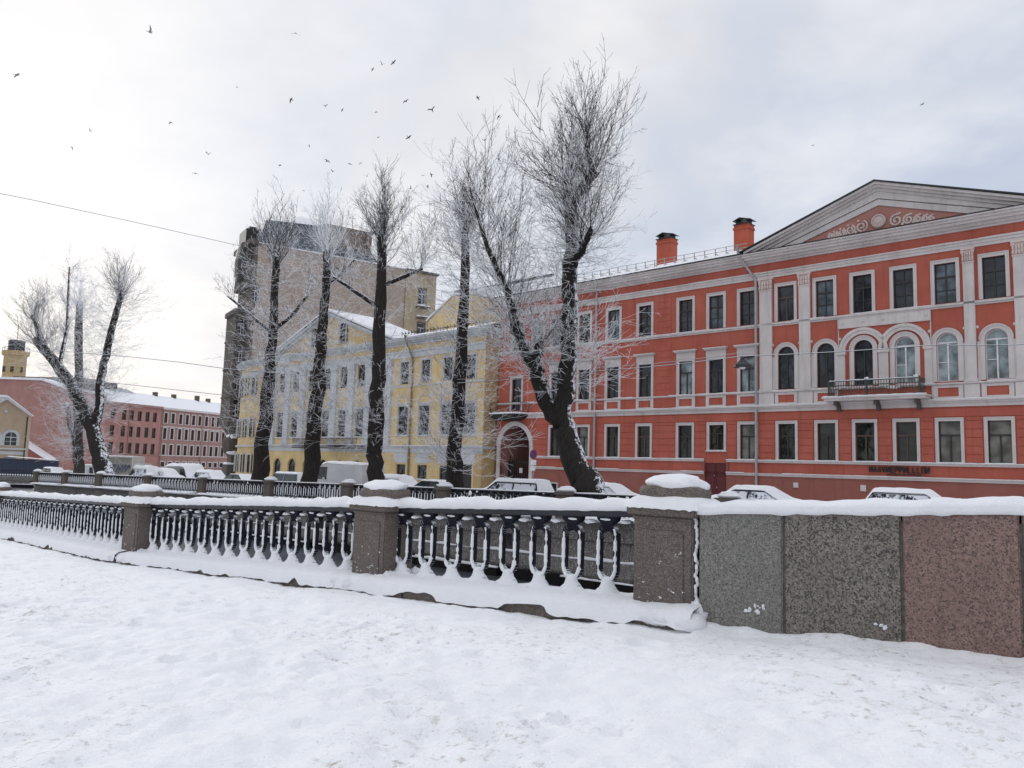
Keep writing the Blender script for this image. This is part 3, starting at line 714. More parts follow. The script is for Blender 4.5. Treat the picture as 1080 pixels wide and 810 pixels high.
def window(w, h, fw=.16, trim=m_white, sash=m_sash_d, gl=m_gl, style='T', arch=False, hood=False, rev=.2, sill=True, proud=.05):
    """prototype window: moulding (frame) > sash, pane ; origin bottom centre of the opening, at the wall face"""
    a = w / 2; mb = MB()
    if not arch:
        if fw:
            mb.box(-a - fw, -a + .01, -proud, .04, 0, h + fw); mb.box(a - .01, a + fw, -proud, .04, 0, h + fw); mb.box(-a + .012, a - .012, -proud + .002, .04, h - .01, h + fw - .002)
            mb.box(-a - fw, -a - fw + .05, -proud - .025, -proud + .005, 0.01, h + fw + .03); mb.box(a + fw - .05, a + fw, -proud - .025, -proud + .005, 0.01, h + fw + .03); mb.box(-a - fw + .052, a + fw - .052, -proud - .025, -proud + .005, h + fw - .03, h + fw + .03)
    else:
        r0 = a - .01; r1 = a + fw; zc = h - a; n = 14
        for k in range(n):
            t0 = math.pi * k / n; t1 = math.pi * (k + 1) / n
            P = lambda r, tt: (-r * math.cos(tt), zc + r * math.sin(tt))
            mb.prism([P(r0, t0), P(r0, t1), P(r1, t1), P(r1, t0)], -proud, .04)
            mb.prism([P(r1 - .06, t0), P(r1 - .06, t1), P(r1 + .02, t1), P(r1 + .02, t0)], -proud - .03, -proud + .004)
        for sx in (-1, 1):
            x0, x1 = sorted((sx * r0, sx * r1)); mb.box(x0, x1, -proud, .04, 0, zc)
    if hood:
        mb.box(-a - fw - .02, a + fw + .02, -.07, .02, h + fw, h + fw + .42)
        mb.box(-a - fw - .10, a + fw + .10, -.22, .02, h + fw + .43, h + fw + .50); mb.box(-a - fw - .15, a + fw + .15, -.28, .02, h + fw + .503, h + fw + .58)
    if sill: mb.box(-a - fw - .06, a + fw + .06, -.12, .1, -.07, -.001)
    r = mb.build('window', trim)
    sb = MB(); y0, y1 = rev - .055, rev - .005; b = .055
    hh = h if not arch else h - a
    if style != 'none':
        sb.box(-a, -a + b, y0, y1, 0, hh); sb.box(a - b, a, y0, y1, 0, hh); sb.box(-a + b, a - b, y0, y1, 0, b)
        zt = h * .66 if not arch else h - a
        sb.box(-a + b, a - b, y0 - .01, y1, zt - .045, zt + .045); sb.box(-.038, .038, y0, y1, b, zt - .045)
        if not arch: sb.box(-a + b, a - b, y0, y1, h - b, h)
        else:
            n = 10; zc = h - a
            for k in range(n):
                t0 = math.pi * k / n; t1 = math.pi * (k + 1) / n; P = lambda r, tt: (-r * math.cos(tt), zc + r * math.sin(tt))
                sb.prism([P(a - b, t0), P(a - b, t1), P(a, t1), P(a, t0)], y0, y1)
        if style == 'six':
            sb.box(-.025, .025, y0, y1, zt + .045, h - b); 
            sb.box(-a + b, -.038, y0, y1, zt * .5 - .02, zt * .5 + .02); sb.box(.038, a - b, y0, y1, zt * .5 - .02, zt * .5 + .02)
        if style == 'L': sb.box(-a + b, -.038, y0, y1, zt * .5 - .02, zt * .5 + .02)
        sb.build('sash', sash, r)
    gb = MB()
    if arch:
        n = 12; zc = h - a; poly = [(-a, 0), (a, 0)] + [(a * math.cos(math.pi * k / n), zc + a * math.sin(math.pi * k / n)) for k in range(n + 1)]
    else: poly = [(-a, 0), (a, 0), (a, h), (-a, h)]
    gb.prism(poly, rev, rev + .03); gb.build('pane', gl, r)
    if sill:
        s_ = MB(); snow_strip(s_, [(-a - fw + .02, -.03, 0), (a + fw - .02, -.03, 0)], .2, .045, .15, int(w * 31), .5, Vector((0, 1, 0))); s_.build('snow', m_snow, r, smooth=True)
    HIDE.append(r); return r
def pipe_down(fac, s, ztop, zbot, out=.16, lean=None, mat=m_metal):
    mb = MB(); pts = []
    if lean: pts = [(s - lean, -out - .55, ztop + 1.9), (s - lean, -out - .5, ztop + 1.65), (s, -out, ztop)]
    else: pts = [(s, -out, ztop)]
    pts += [(s, -out, zbot + .35), (s, -out - .25, zbot + .1)]
    mb.tube(pts, .085, 8)
    if lean:
        mb.tube([(s - lean, -out - .55, ztop + 1.9), (s - lean, -out - .55, ztop + 2.15)], [.085, .17], 8)
    z = zbot + 1
    while z < ztop:
        mb.tube([(s, -out, z), (s, -out, z + .06)], .11, 8); z += 2.1
    fac.put(mb, 'downpipe', mat, smooth=False)
def ledge(mb, s0, s1, z0, z1, out, y1=.03): mb.box(s0, s1, -out, y1, z0, z1)
def ledge_snow(sb, s0, s1, z, out, h=.05, seed=0, w=None, prob=1.):
    a = s0; k = 0
    while a < s1 - .2:
        b = min(s1, a + rnd.uniform(1.2, 3.2)); k += 1
        if rnd.random() < prob:
            wv = (w or out) ; snow_strip(sb, [(a, -out + wv / 2, z), (b, -out + wv / 2, z)], wv, h, .3, seed + k, .5, Vector((0, 1, 0)))
        a = b

# ============ red building
ZG = -2.2
RB = Fac(BF, 46., -18., ZG, 'red_building', 'long three-storey red house with white trim and a pediment on the right')
F1s = [-38.87, -36.2, -33.47, -30.77, -27.48, -22.97, -20.43, -18.02, -15.84, -13.64, -11.5, -9.2, -6.75, -4.5, -2.2, 1.9, 4.5]
F2r = [-38.9, -36.16, -33.5, -30.72, -27.45, -25.19, -22.97, -6.75, -4.5, -2.2, 1.9, 4.5]
F2a = [-20.43, -18.0, -15.84, -13.62, -11.5, -9.2]
F3 = [-43.1, -40.9, -38.9, -36.2, -33.5, -30.77, -27.48, -25.19, -22.97, -20.43, -18.02, -15.84, -13.62, -11.5, -9.2, -6.75, -4.5, -2.2, 1.9, 4.5]
w1, w2, w3 = .54, .53, .54
ops = [(s - w1, s + w1, .87, 3.1) for s in F1s] + [(-25.69, -24.61, 1.42, 3.1)] + [(-25.98, -24.43, ZG, .62)] + [(-45.0, -41.2, ZG, 3.6, 'arch')]
ops += [(s - w2, s + w2, 5.15, 7.45) for s in F2r] + [(-43.65, -42.55, 4.5, 7.2)] + [(s - .535, s + .535, 5.22, 7.87, 'arch') for s in F2a]
ops += [(s - w3, s + w3, 9.47, 11.7) for s in F3]
ops += [(-39.3, -38.5, -1.95, -1.2)]
ops[len(F1s) + 2] = (-44.75, -41.45, ZG, 3.3, 'arch')
mb = MB(); S0, S1_ = -45.2, 6.5
wall(mb, S0, S1_, -.07, 13.4, [o for o in ops if o[3] > 0 and o[2] > 0] + [(-25.98, -24.43, -.2, .62), (-44.75, -41.45, -.5, 3.3, 'arch')])
# back, sides and roof body
mb.quad((S0, 0, ZG), (S0, 12, ZG), (S0, 12, 14.2), (S0, 0, 14.2)); mb.quad((S1_, 0, ZG), (S1_, 12, ZG), (S1_, 12, 14.2), (S1_, 0, 14.2)); mb.quad((S0, 12, ZG), (S1_, 12, ZG), (S1_, 12, 14.2), (S0, 12, 14.2))
# rusticated ground floor: proud courses between the openings
def courses(mb, xs, z0, z1, h, y=.03, gap=.035):
    for a, b in xs:
        z = z0
        while z < z1 - .1:
            zt = min(z1, z + h - gap); mb.box(a, b, -y, .01, z, zt); z += h
edges = sorted([(s - w1 - .2, s + w1 + .2) for s in F1s + [-25.15]])
gaps = []; cur = -41.05
for a, b in edges:
    if a - cur > .15: gaps.append((cur + .02, a - .02))
    cur = b
gaps.append((cur + .02, 6.4)); courses(mb, gaps, .90, 3.30, .445)
courses(mb, [(-41.05, 6.4)], 3.335, 3.80, .46)
courses(mb, [(-29.75, -28.6)], 5.15, 8.8, .45, .02); courses(mb, [(-29.75, -28.6)], 9.5, 12.1, .45, .02)
RB.put(mb, 'wall', m_red)
mb = MB(); wall(mb, S0, S1_, ZG, -.07, [(-25.98, -24.43, ZG - .1, .0), (-44.75, -41.45, ZG - .1, .0), (-39.3, -38.5, -1.95, -1.2)], y=-.06, rev=.3); RB.put(mb, 'plinth', m_red2)
# gateway
mb = MB(); n = 14
for k in range(n):
    t0, t1 = math.pi * k / n, math.pi * (k + 1) / n; P = lambda r, tt: (-43.1 - r * math.cos(tt), 1.65 + r * math.sin(tt))
    mb.prism([P(1.62, t0), P(1.62, t1), P(1.98, t1), P(1.98, t0)], -.1, .03); mb.prism([P(1.9, t0), P(1.9, t1), P(2.0, t1), P(2.0, t0)], -.16, -.09)
for x0, x1 in ((-45.08, -44.74), (-41.46, -41.12)): mb.box(x0, x1, -.1, .03, ZG, 1.65)
ar = RB.put(mb, 'gateway', m_white)
mb = MB(); mb.box(-44.8, -41.4, 5.5, 5.6, ZG, 3.5); mb.box(-44.85, -44.76, .2, 5.6, ZG, 3.5); mb.box(-41.44, -41.35, .2, 5.6, ZG, 3.5); mb.box(-44.8, -41.4, .2, 5.6, 3.32, 3.4)
RB.put(mb, 'passage', m_pink, ar)
mb = MB()
for k in range(13): x = -44.5 + k * .24; mb.box(x, x + .05, .9, .95, ZG, .6 + (.25 if k % 4 == 0 else 0))
for z in (-1.9, -.8, .35): mb.box(-44.74, -41.46, .89, .96, z, z + .06)
mb.box(-44.6, -43.9, .86, .92, -1.6, .3); mb.box(-42.3, -41.6, .86, .92, -1.8, .1)
RB.put(mb, 'gate', m_gate, ar)
mb = MB(); mb.box(-43.35, -43.0, .84, .88, -.5, -.1); RB.put(mb, 'notice', m_sash_w, ar)
# door
mb = MB(); mb.box(-25.98, -24.43, .05, .12, ZG, .61); mb.box(-25.2, -25.18, .03, .06, ZG, .58); mb.box(-25.9, -25.3, .03, .06, -1.0, .5); mb.box(-25.1, -24.5, .03, .06, -1.0, .5)
dr = RB.put(mb, 'door', m_door); mb = MB(); mb.blob((-25.12, .0, -.95), .05, .05, .05, 0, 8, 6); mb.blob((-25.3, .0, -.2), .04, .04, .04, 0, 8, 6); RB.put(mb, 'handle', m_metal, dr)
mb = MB(); mb.box(-26.1, -25.99, -.09, .03, -.1, .78); mb.box(-24.42, -24.31, -.09, .03, -.1, .78); RB.put(mb, 'door_frame', m_red2, dr)
# string courses, aprons, pilasters
mb = MB(); sb = MB()
for a, b in ((-41.0, -26.0), (-24.4, 6.5)):
    ledge(mb, a, b, .70, .80, .12); ledge(mb, a, b, .803, .85, .17); ledge(mb, a, b, -.12, .0, .14); ledge(mb, a, b, .003, .05, .2)
    ledge_snow(sb, a, b, .853, .17, .035, 1, .1, .8); ledge_snow(sb, a, b, .053, .2, .03, 3, .12, .5)
ledge(mb, S0, S1_, 3.86, 4.05, .08); ledge(mb, S0, S1_, 4.053, 4.16, .16); ledge(mb, S0, S1_, 4.163, 4.25, .26)
ledge_snow(sb, S0, S1_, 4.252, .26, .045, 5, .2, .9)
ledge(mb, S0, S1_, 5.02, 5.06, .07); ledge(mb, S0, S1_, 5.063, 5.14, .14); ledge_snow(sb, S0, S1_, 5.142, .14, .04, 7, .1, .75)
ledge(mb, S0, S1_, 9.20, 9.30, .07); ledge(mb, S0, S1_, 9.303, 9.42, .14); ledge_snow(sb, S0, S1_, 9.422, .14, .04, 9, .1, .55)
ledge(mb, S0, S1_, 12.33, 12.50, .07); ledge(mb, S0, S1_, 12.503, 12.66, .11); ledge(mb, S0, S1_, 12.663, 12.74, .18); ledge_snow(sb, S0, S1_, 12.742, .18, .02, 11, .08, .35)
# aprons under first-floor windows: white frame with a red inset left showing
for s in F2r + [x for x in F2a if x < -17 or x > -13]:
    for (x0, x1, z0, z1) in ((s - .72, s + .72, 4.26, 4.40), (s - .72, s + .72, 4.88, 5.01), (s - .72, s - .50, 4.403, 4.877), (s + .50, s + .72, 4.403, 4.877)): mb.box(x0, x1, -.06, .02, z0, z1)
# white field round the arched windows
def field(a, b, z0, z1, o=.035): mb.box(a, b, -o, .02, z0, z1)
for a, b in ((-22.2, -21.2), (-19.66, -18.78), (-10.72, -10.0), (-8.42, -7.6)):
    mb.box(a, b, -.09, .02, 4.26, 5.01); mb.box(a + .06, b - .06, -.16, .02, 5.145, 5.3); mb.box(a + .1, b - .1, -.14, .02, 5.303, 11.58)
for a, b in ((-21.15, -19.7), (-18.75, -17.3), (-12.3, -10.75), (-9.95, -8.45)):
    c = {-21.15: -20.43, -18.75: -18.0, -12.3: -11.5, -9.95: -9.2}[a]
    field(a, c - .86, 5.145, 7.25); field(c + .86, b, 5.145, 7.25)
    field(a, c - .73, 4.26, 5.01); field(c + .73, b, 4.26, 5.01)
# double arch motif over the balcony
for c in (-15.84, -13.62):
    n = 18
    for k in range(n):
        t0, t1 = math.pi * k / n, math.pi * (k + 1) / n; P = lambda r, tt: (c - r * math.cos(tt), 7.22 + r * math.sin(tt))
        mb.prism([P(1.0, t0), P(1.0, t1), P(1.25, t1), P(1.25, t0)], -.12, .02); mb.prism([P(1.2, t0), P(1.2, t1), P(1.36, t1), P(1.36, t0)], -.17, -.02)
for a, b in ((-17.22, -16.86), (-14.99, -14.47), (-12.6, -12.24)):
    mb.box(a, b, -.11, .02, 5.145, 7.05); mb.box(a - .06, b + .06, -.18, .02, 7.053, 7.22)
mb.box(-17.25, -12.25, -.09, .02, 8.62, 9.19)
for a, b in ((-17.25, -17.2), (-12.3, -12.25)): mb.box(a, b, -.05, .02, 7.23, 8.61)
for k in range(5): mb.blob((-17.0 + .75 + k * 1.12 - .7, -.1, 8.93), .07, .05, .07, 0, 8, 6)
for c in (-20.43, -18.0, -11.5, -9.2):
    for q in (-.85, .85): mb.blob((c + q, -.02, 8.02), .09, .06, .09, 0, 8, 6)
RB.put(mb, 'trim', m_white)
# capitals with leaf relief
for a, b in ((-22.1, -21.3), (-19.56, -18.88), (-10.62, -10.1), (-8.32, -7.7)):
    mb = MB(); w = b - a; c = (a + b) / 2
    mb.box(c - w * .5, c + w * .5, -.15, .02, 11.6, 12.2); mb.box(c - w * .62, c + w * .62, -.22, .02, 12.203, 12.32); mb.box(c - w * .55, c + w * .55, -.17, .02, 11.5, 11.58)
    for row in range(2):
        for k in range(5): mb.blob((c - w * .45 + k * w * .225, -.17, 11.72 + row * .25), w * .1, .07, .13, .2, 8, 6, k)
    for q in (-1, 1): mb.blob((c + q * w * .46, -.19, 12.1), .1, .08, .1, 0, 10, 6)
    RB.put(mb, 'capital', m_orn)
# main cornice and pediment
mb = MB()
SH = lambda v, o: v * (46 - o) / 46
for z0, z1, o in ((13.3, 13.42, .12), (13.423, 13.56, .28), (13.563, 13.72, .5), (13.723, 13.86, .62), (13.863, 13.95, .72)): ledge(mb, S0 - .1, S1_ + .1, z0, z1, o)
cx = -14.85; hw = 8.0; az_ = 16.75; bz = 13.96
def rake(mb, dz0, dz1, o, y1=.3, hw=hw + .1):
    s_ = (az_ - bz) / hw
    for sg in (-1, 1):
        mb.prism([(cx + sg * hw, bz + dz0), (cx, az_ + dz0), (cx, az_ + dz1), (cx + sg * hw, bz + dz1)], -o, y1)
rake(mb, -.28, -.12, .25); rake(mb, -.118, .02, .45); rake(mb, .022, .17, .62)
# inner moulding of the tympanum
def tri_frame(k0, k1, o):
    def T(k): return (cx - hw * k, bz + .03), (cx, bz + .03 + (az_ - bz - .28) * k), (cx + hw * k, bz + .03)
    A0, B0, C0 = T(k0); A1, B1, C1 = T(k1)
    mb.prism([A0, B0, B1, A1], -o, .25); mb.prism([B0, C0, C1, B1], -o, .25)
tri_frame(.99, .82, .14); tri_frame(.80, .66, .08)
mb.box(cx - hw * .66, cx + hw * .66, -.12, .25, bz + .0, bz + .2)
RB.put(mb, 'cornice', m_white)
mb = MB(); mb.prism([(cx - hw, bz), (cx + hw, bz), (cx, az_ - .1)], .05, .3); RB.put(mb, 'tympanum', m_white)
mb = MB(); q = .60; mb.prism([(cx - hw * q, bz + .2), (cx + hw * q, bz + .2), (cx, bz + .18 + (az_ - bz - .3) * q)], .0, .045); tp = RB.put(mb, 'relief_field', stucco('pink_field', (.42, .20, .17), (.3, .16, .13), .3))
mb = MB(); rc = .40; cz = bz + .74
mb.loft([[(cx + r_ * math.cos(6.2832 * k / 24), -y_, cz + r_ * math.sin(6.2832 * k / 24)) for k in range(24)] for r_, y_ in ((rc, -.01), (rc, .12), (rc * .82, .16), (rc * .75, .1), (rc * .3, .16))])
for sg in (-1, 1):
    x = cx + sg * .95; r_ = .36
    for j in range(5):
        pts = []; turns = 1.6
        for k in range(26):
            tt = k / 25; a = sg * (tt * turns * 6.2832) + 1.2; rr_ = r_ * (1 - tt * .82); pts.append((x + rr_ * math.cos(a), -.04, bz + .24 + r_ + rr_ * math.sin(a)))
        mb.tube(pts, .062, 6); mb.blob((x + sg * r_ * .95, -.03, bz + .34), .09, .05, .1, .2, 7, 5, j); mb.blob((x + sg * r_ * .5, -.03, bz + .26 + 2 * r_), .1, .05, .06, .2, 7, 5, j)
        x += sg * r_ * 1.75; r_ *= .78
RB.put(mb, 'scroll_relief', m_orn, tp)
# roof: snow-covered slopes, dark rake edges
mb = MB(); prof = [(S0 - .1, 13.96), (cx - hw - .2, 13.96)]
mb.quad((S0 - .2, -.75, 13.97), (S1_ + .2, -.75, 13.97), (S1_ + .2, 6, 16.5), (S0 - .2, 6, 16.5)); mb.quad((S0 - .2, 12.6, 13.97), (S1_ + .2, 12.6, 13.97), (S1_ + .2, 6, 16.5), (S0 - .2, 6, 16.5))
mb.box(S0 - .2, cx - hw - .1, -.78, -.6, 13.953, 14.03); mb.box(cx + hw + .1, S1_ + .2, -.78, -.6, 13.953, 14.03)
for sg in (-1, 1): mb.prism([(cx + sg * (hw + .35), bz + .13), (cx, az_ + .172), (cx, az_ + .26), (cx + sg * (hw + .35), bz + .22)], -.7, 8)
rf = RB.put(mb, 'roof', m_dmetal)
sb2 = MB(); rings = []
def roof_snow(sb, s0, s1, y0, z0, y1, z1, th, seed, nx=60, ny=6):
    vs = []; 
    for j in range(ny + 1):
        for i in range(nx + 1):
            u = i / nx; v_ = j / ny; ed = 0 if j in (0,) else 1
            vs.append((s0 + (s1 - s0) * u, y0 + (y1 - y0) * v_ - (.02 if j else .0), z0 + (z1 - z0) * v_ + (th * (1 + .5 * nz(u * 20, v_ * 3, seed)) if j else .02)))
    sb.add(vs, [(j * (nx + 1) + i, j * (nx + 1) + i + 1, (j + 1) * (nx + 1) + i + 1, (j + 1) * (nx + 1) + i) for j in range(ny) for i in range(nx)])
roof_snow(sb2, S0 - .15, cx - hw - .3, -.68, 14.0, 6, 16.52, .1, 3); roof_snow(sb2, cx + hw + .3, S1_ + .2, -.68, 14.0, 6, 16.52, .1, 5)
for sg in (-1, 1): sb2.quad((cx, -.45, az_ + .3), (cx + sg * (hw + .3), -.45, bz + .27), (cx + sg * (hw + .3), 8, bz + .27), (cx, 8, az_ + .3))
RB.put(sb2, 'snow', m_snow, rf); RB.put(sb, 'snow', m_snow, smooth=True)
# snow guard rail along the eave
mb = MB(); x = S0 + .5
while x < cx - hw - .3: mb.box(x, x + .05, .35, .4, 14.4, 15.0); mb.box(x, x + .04, .4, 1.0, 14.62, 14.67); x += .8
for z in (14.72, 14.98): mb.box(S0 + .4, cx - hw - .3, .36, .39, z, z + .03)
RB.put(mb, 'roof_rail', m_metal, rf)
# chimneys
for s_, w_c, zt in ((-30.7, 1.22, 17.1), (-24.55, 1.05, 17.0)):
    mb = MB(); mb.box(s_ - w_c / 2, s_ + w_c / 2, 2.2, 3.1, 14.6, zt); mb.box(s_ - w_c / 2 - .05, s_ + w_c / 2 + .05, 2.15, 3.15, zt - .35, zt - .2); ch = RB.put(mb, 'chimney', m_chim, rf)
    mb = MB(); mb.box(s_ - w_c / 2 - .04, s_ + w_c / 2 + .04, 2.1, 3.2, zt, zt + .05); mb.box(s_ - w_c / 2 + .1, s_ - w_c / 2 + .18, 2.3, 3.0, zt + .1, zt + .35); mb.box(s_ + w_c / 2 - .2, s_ + w_c / 2 - .1, 2.3, 3.0, zt + .1, zt + .3)
    mb.prism([(s_ - w_c / 2 - .1, zt + .3), (s_ - .1, zt + .5), (s_ + w_c / 2 + .2, zt + .26), (s_ - .1, zt + .42)], 2.15, 3.15); RB.put(mb, 'chimney_cap', m_dmetal, ch)
# windows
p1 = window(w1 * 2, 2.23, .15, gl=m_gl_g); p1b = window(w1 * 2, 2.23, .15, gl=m_gl_g, sash=m_sash_b)
p1c = window(w1 * 2, 1.68, .15, gl=m_gl_g)
p1d = window(w1 * 2, 2.23, .15, gl=m_gl_c)
for i, s in enumerate(F1s): RB.inst(p1b if i in (8, 9, 3) else (p1d if i in (1, 5, 10, 11) else p1), s, .87)
RB.inst(p1c, -25.15, 1.42)
p2 = window(w2 * 2, 2.3, .17, hood=True, sill=False); p2l = window(w2 * 2, 2.3, .17, hood=True, sill=False, gl=m_gl_l)
for i, s in enumerate(F2r): RB.inst(p2l if i in (4, 6) else p2, s, 5.15)
pa = window(1.07, 2.65, .24, arch=True, sill=False); pal = window(1.07, 2.65, .24, arch=True, sill=False, gl=m_gl_l, sash=m_sash_w, style='L')
pa_l = [0, 0, 0, 1, 1, 1]
for i, s in enumerate(F2a): RB.inst(pal if pa_l[i] else pa, s, 5.22, label='window with pale curtains behind white sashes' if pa_l[i] else None)
pbd = window(1.1, 2.7, .15, sill=False); RB.inst(pbd, -43.1, 4.5)
p3 = window(w3 * 2, 2.23, .17, style='six', sill=False, gl=m_gl)
p3b = window(w3 * 2, 2.23, .17, style='six', sill=False, gl=m_gl_b); p3c = window(w3 * 2, 2.23, .17, style='T', sill=False, gl=m_gl, sash=m_sash_b)
for i, s in enumerate(F3): RB.inst((p3, p3b, p3, p3c, p3b, p3)[i % 6], s, 9.47)
pb = window(.8, .75, .08, style='none', sill=False, proud=.1); RB.inst(pb, -38.9, -1.95, y=-.06)
# balcony on the right
mb = MB(); mb.box(-17.75, -12.35, -1.05, -.05, 4.3, 4.42); mb.box(-17.85, -12.25, -1.12, -.05, 4.423, 4.5)
bal = RB.put(mb, 'balcony', m_white)
mb = MB()
for x in (-17.2, -15.0, -12.9):
    mb = MB(); mb.prism([(x - .09, 4.29), (x + .09, 4.29), (x + .09, 3.75), (x - .09, 3.75)], -.35, -.02); mb.box(x - .08, x + .08, -.8, -.34, 4.05, 4.29); RB.put(mb, 'bracket', m_dstone, bal)
mb = MB(); zt = 5.38
for z in (4.55, zt - .25, zt): mb.box(-17.5, -12.6, -1.02, -.98, z, z + .045)
for sx in (-17.5, -12.64): 
    for z in (4.55, zt): mb.box(sx, sx + .04, -.98, -.05, z, z + .045)
x = -17.5
while x < -12.6:
    mb.box(x, x + .022, -1.01, -.99, 4.55, zt); 
    if (x * 10) % 4 < 2: mb.tube([(x + .1 + .09 * math.cos(a), -1.0, 4.85 + .16 * math.sin(a)) for a in [6.2832 * k / 8 for k in range(9)]], .014, 4)
    x += .145
for x in (-17.5, -15.4, -12.66): mb.box(x, x + .07, -1.04, -.96, 4.5, zt + .12)
for k in range(6): y = -.1 - k * .15; mb.box(-17.49, -17.47, y, y + .02, 4.55, zt); mb.box(-12.63, -12.61, y, y + .02, 4.55, zt)
RB.put(mb, 'railing', simple('green_black_iron', (.035, .055, .05), .5), bal)
sb = MB(); snow_strip(sb, [(-17.8, -1.05, 4.5), (-12.3, -1.05, 4.5)], .16, .07, .15, 2, .5, Vector((0, 1, 0))); snow_strip(sb, [(-17.5, -1.0, zt + .045), (-12.6, -1.0, zt + .045)], .06, .04, .15, 2, .6, Vector((0, 1, 0)))
for x in (-15.35, -12.8): sb.blob((x, -1.0, zt + .13), .12, .07, .07, .3, 8, 6, 2)
sb.blob((-14.0, -.9, 4.95), .42, .06, .09, .4, 10, 6, 5)
RB.put(sb, 'snow', m_snow, bal, smooth=True)
# balcony over the gateway
mb = MB(); n = 12; top_ = []; bot_ = []
for z, k in ((4.2, 1.), (4.1, 1.0), (3.85, .8), (3.7, .5)):
    top_.append([(-43.6 + 2.0 * k * (-math.cos(math.pi * i / n)) + 0, -.05 - 1.15 * k * min(1, math.sin(math.pi * i / n) * 1.4), z) for i in range(n + 1)])
mb.loft(top_); b2 = RB.put(mb, 'balcony', m_dmetal)
mb = MB()
for z in (4.3, 5.1): mb.tube([(-43.6 - 1.9 * math.cos(math.pi * i / n), -.05 - 1.1 * min(1, math.sin(math.pi * i / n) * 1.4), z) for i in range(n + 1)], .025, 5)
for i in range(33):
    a = math.pi * i / 32; mb.tube([(-43.6 - 1.9 * math.cos(a), -.05 - 1.1 * min(1, math.sin(a) * 1.4), 4.2), (-43.6 - 1.9 * math.cos(a), -.05 - 1.1 * min(1, math.sin(a) * 1.4), 5.1)], .014, 4)
RB.put(mb, 'railing', m_iron, b2)
sb = MB(); rings = [[(-43.6 - 2.02 * k * math.cos(math.pi * i / n), -.04 - 1.17 * k * min(1, math.sin(math.pi * i / n) * 1.4), z) for i in range(n + 1)] for z, k in ((4.19, 1.), (4.3, 1.0), (4.36, .8), (4.38, .2))]
sb.loft(rings); RB.put(sb, 'snow', m_snow, b2, smooth=True)
pipe_down(RB, -22.33, 12.3, ZG + .1, lean=.95); pipe_down(RB, -35.0, 13.2, ZG + .1)
# dark relief letters: a row of worn metal capitals too small to read, with a thin line below
mb = MB(); x = -15.6; k = 0; rr = random.Random(4)
for ch in 'ИАЛVИEВPИLIIOW':
    w = .15; g = x
    def bar(x0, z0, x1, z1, t=.045):
        d = Vector((x1 - x0, z1 - z0)); L = d.length; nn = Vector((-d.y, d.x)) / L * t / 2
        mb.prism([(x0 + nn.x, z0 + nn.y), (x1 + nn.x, z1 + nn.y), (x1 - nn.x, z1 - nn.y), (x0 - nn.x, z0 - nn.y)], -.10, -.03)
    z0, z1 = .30, .60
    if ch in 'ИW': bar(g, z0, g, z1); bar(g + w, z0, g + w, z1); bar(g, z0, g + w, z1)
    elif ch in 'АЛ': bar(g, z0, g + w / 2, z1); bar(g + w, z0, g + w / 2, z1)
    elif ch == 'V': bar(g, z1, g + w / 2, z0); bar(g + w, z1, g + w / 2, z0)
    elif ch in 'EВP': bar(g, z0, g, z1); bar(g, z1, g + w, z1); bar(g, .45, g + w, .45); (bar(g + w, .45, g + w, z1) if ch != 'E' else bar(g, z0, g + w, z0))
    elif ch in 'O': bar(g, z0, g, z1); bar(g + w, z0, g + w, z1); bar(g, z0, g + w, z0); bar(g, z1, g + w, z1)
    else: bar(g, z0, g, z1); bar(g, z0, g + w, z0)
    x += .225
mb.box(-14.7, -12.9, -.07, -.03, .17, .22)
RB.put(mb, 'letters', m_dmetal)
mb = MB(); mb.box(-20.0, -19.7, -.12, -.06, -.75, -.45); mb.box(-19.0 + 2.9, -18.7 + 2.9, -.12, -.06, -.8, -.45); RB.put(mb, 'vent', m_white)

# ============ yellow building
K = 44.6 / 43.
YB = Fac(BF, 44.6, -62., -2.4, 'yellow_building', 'pale yellow classical mansion with white pilasters, pediment and snowy roof')
Y0, Y1 = -81.8, -45.45
P0_, P1_ = -79.4, -57.6
zc0, zc1 = 9.65, 10.3
W3 = [-47.15, -50.0, -52.95, -55.9]
axes = [-68.5 + k * 2.95 for k in range(-3, 4)]
wy = .6
ops = [(s - wy, s + wy, 7.2, 9.25) for s in W3] + [(s - .72, s + .72, 2.5, 5.15) for s in W3] + [(s - .65, s + .65, -1.35, -.1) for s in W3[1:]] + [(-47.9, -46.6, -2.4, .1)]
ops += [(s - .6, s + .6, 7.3, 9.45) for s in axes] + [(s - .65, s + .65, 2.4, 5.1) for s in axes] + [(s - .75, s + .75, -1.9, .15, 'arch') for s in axes]
mb = MB(); wall(mb, Y0, Y1, -2.4, 11.0, ops)
mb.quad((Y1, 0, -2.4), (Y1, 14, -2.4), (Y1, 14, 11.0), (Y1, 0, 11.0))
# curved corner
RC = 20.; arcpts = []
for k in range(13): a = R(52) * k / 12; arcpts.append((Y0 - RC * math.sin(a), RC - RC * math.cos(a)))
def arcwall(mb, z0, z1, out=0., pts=arcpts):
    for k in range(len(pts) - 1):
        a0 = R(52) * k / 12; a1 = R(52) * (k + 1) / 12
        p = (Y0 - (RC + out) * math.sin(a0), RC - (RC + out) * math.cos(a0)); q = (Y0 - (RC + out) * math.sin(a1), RC - (RC + out) * math.cos(a1))
        mb.quad((p[0], p[1], z0), (q[0], q[1], z0), (q[0], q[1], z1), (p[0], p[1], z1))
def arcbox(mb, z0, z1, o, a0d=0, a1d=52, n=14):
    rings = []
    for k in range(n + 1):
        a = R(a0d + (a1d - a0d) * k / n); c, s_ = math.cos(a), math.sin(a)
        rings.append([(Y0 - (RC - .05) * s_, RC - (RC - .05) * c, z0), (Y0 - (RC + o) * s_, RC - (RC + o) * c, z0), (Y0 - (RC + o) * s_, RC - (RC + o) * c, z1), (Y0 - (RC - .05) * s_, RC - (RC - .05) * c, z1)])
    mb.loft(rings)
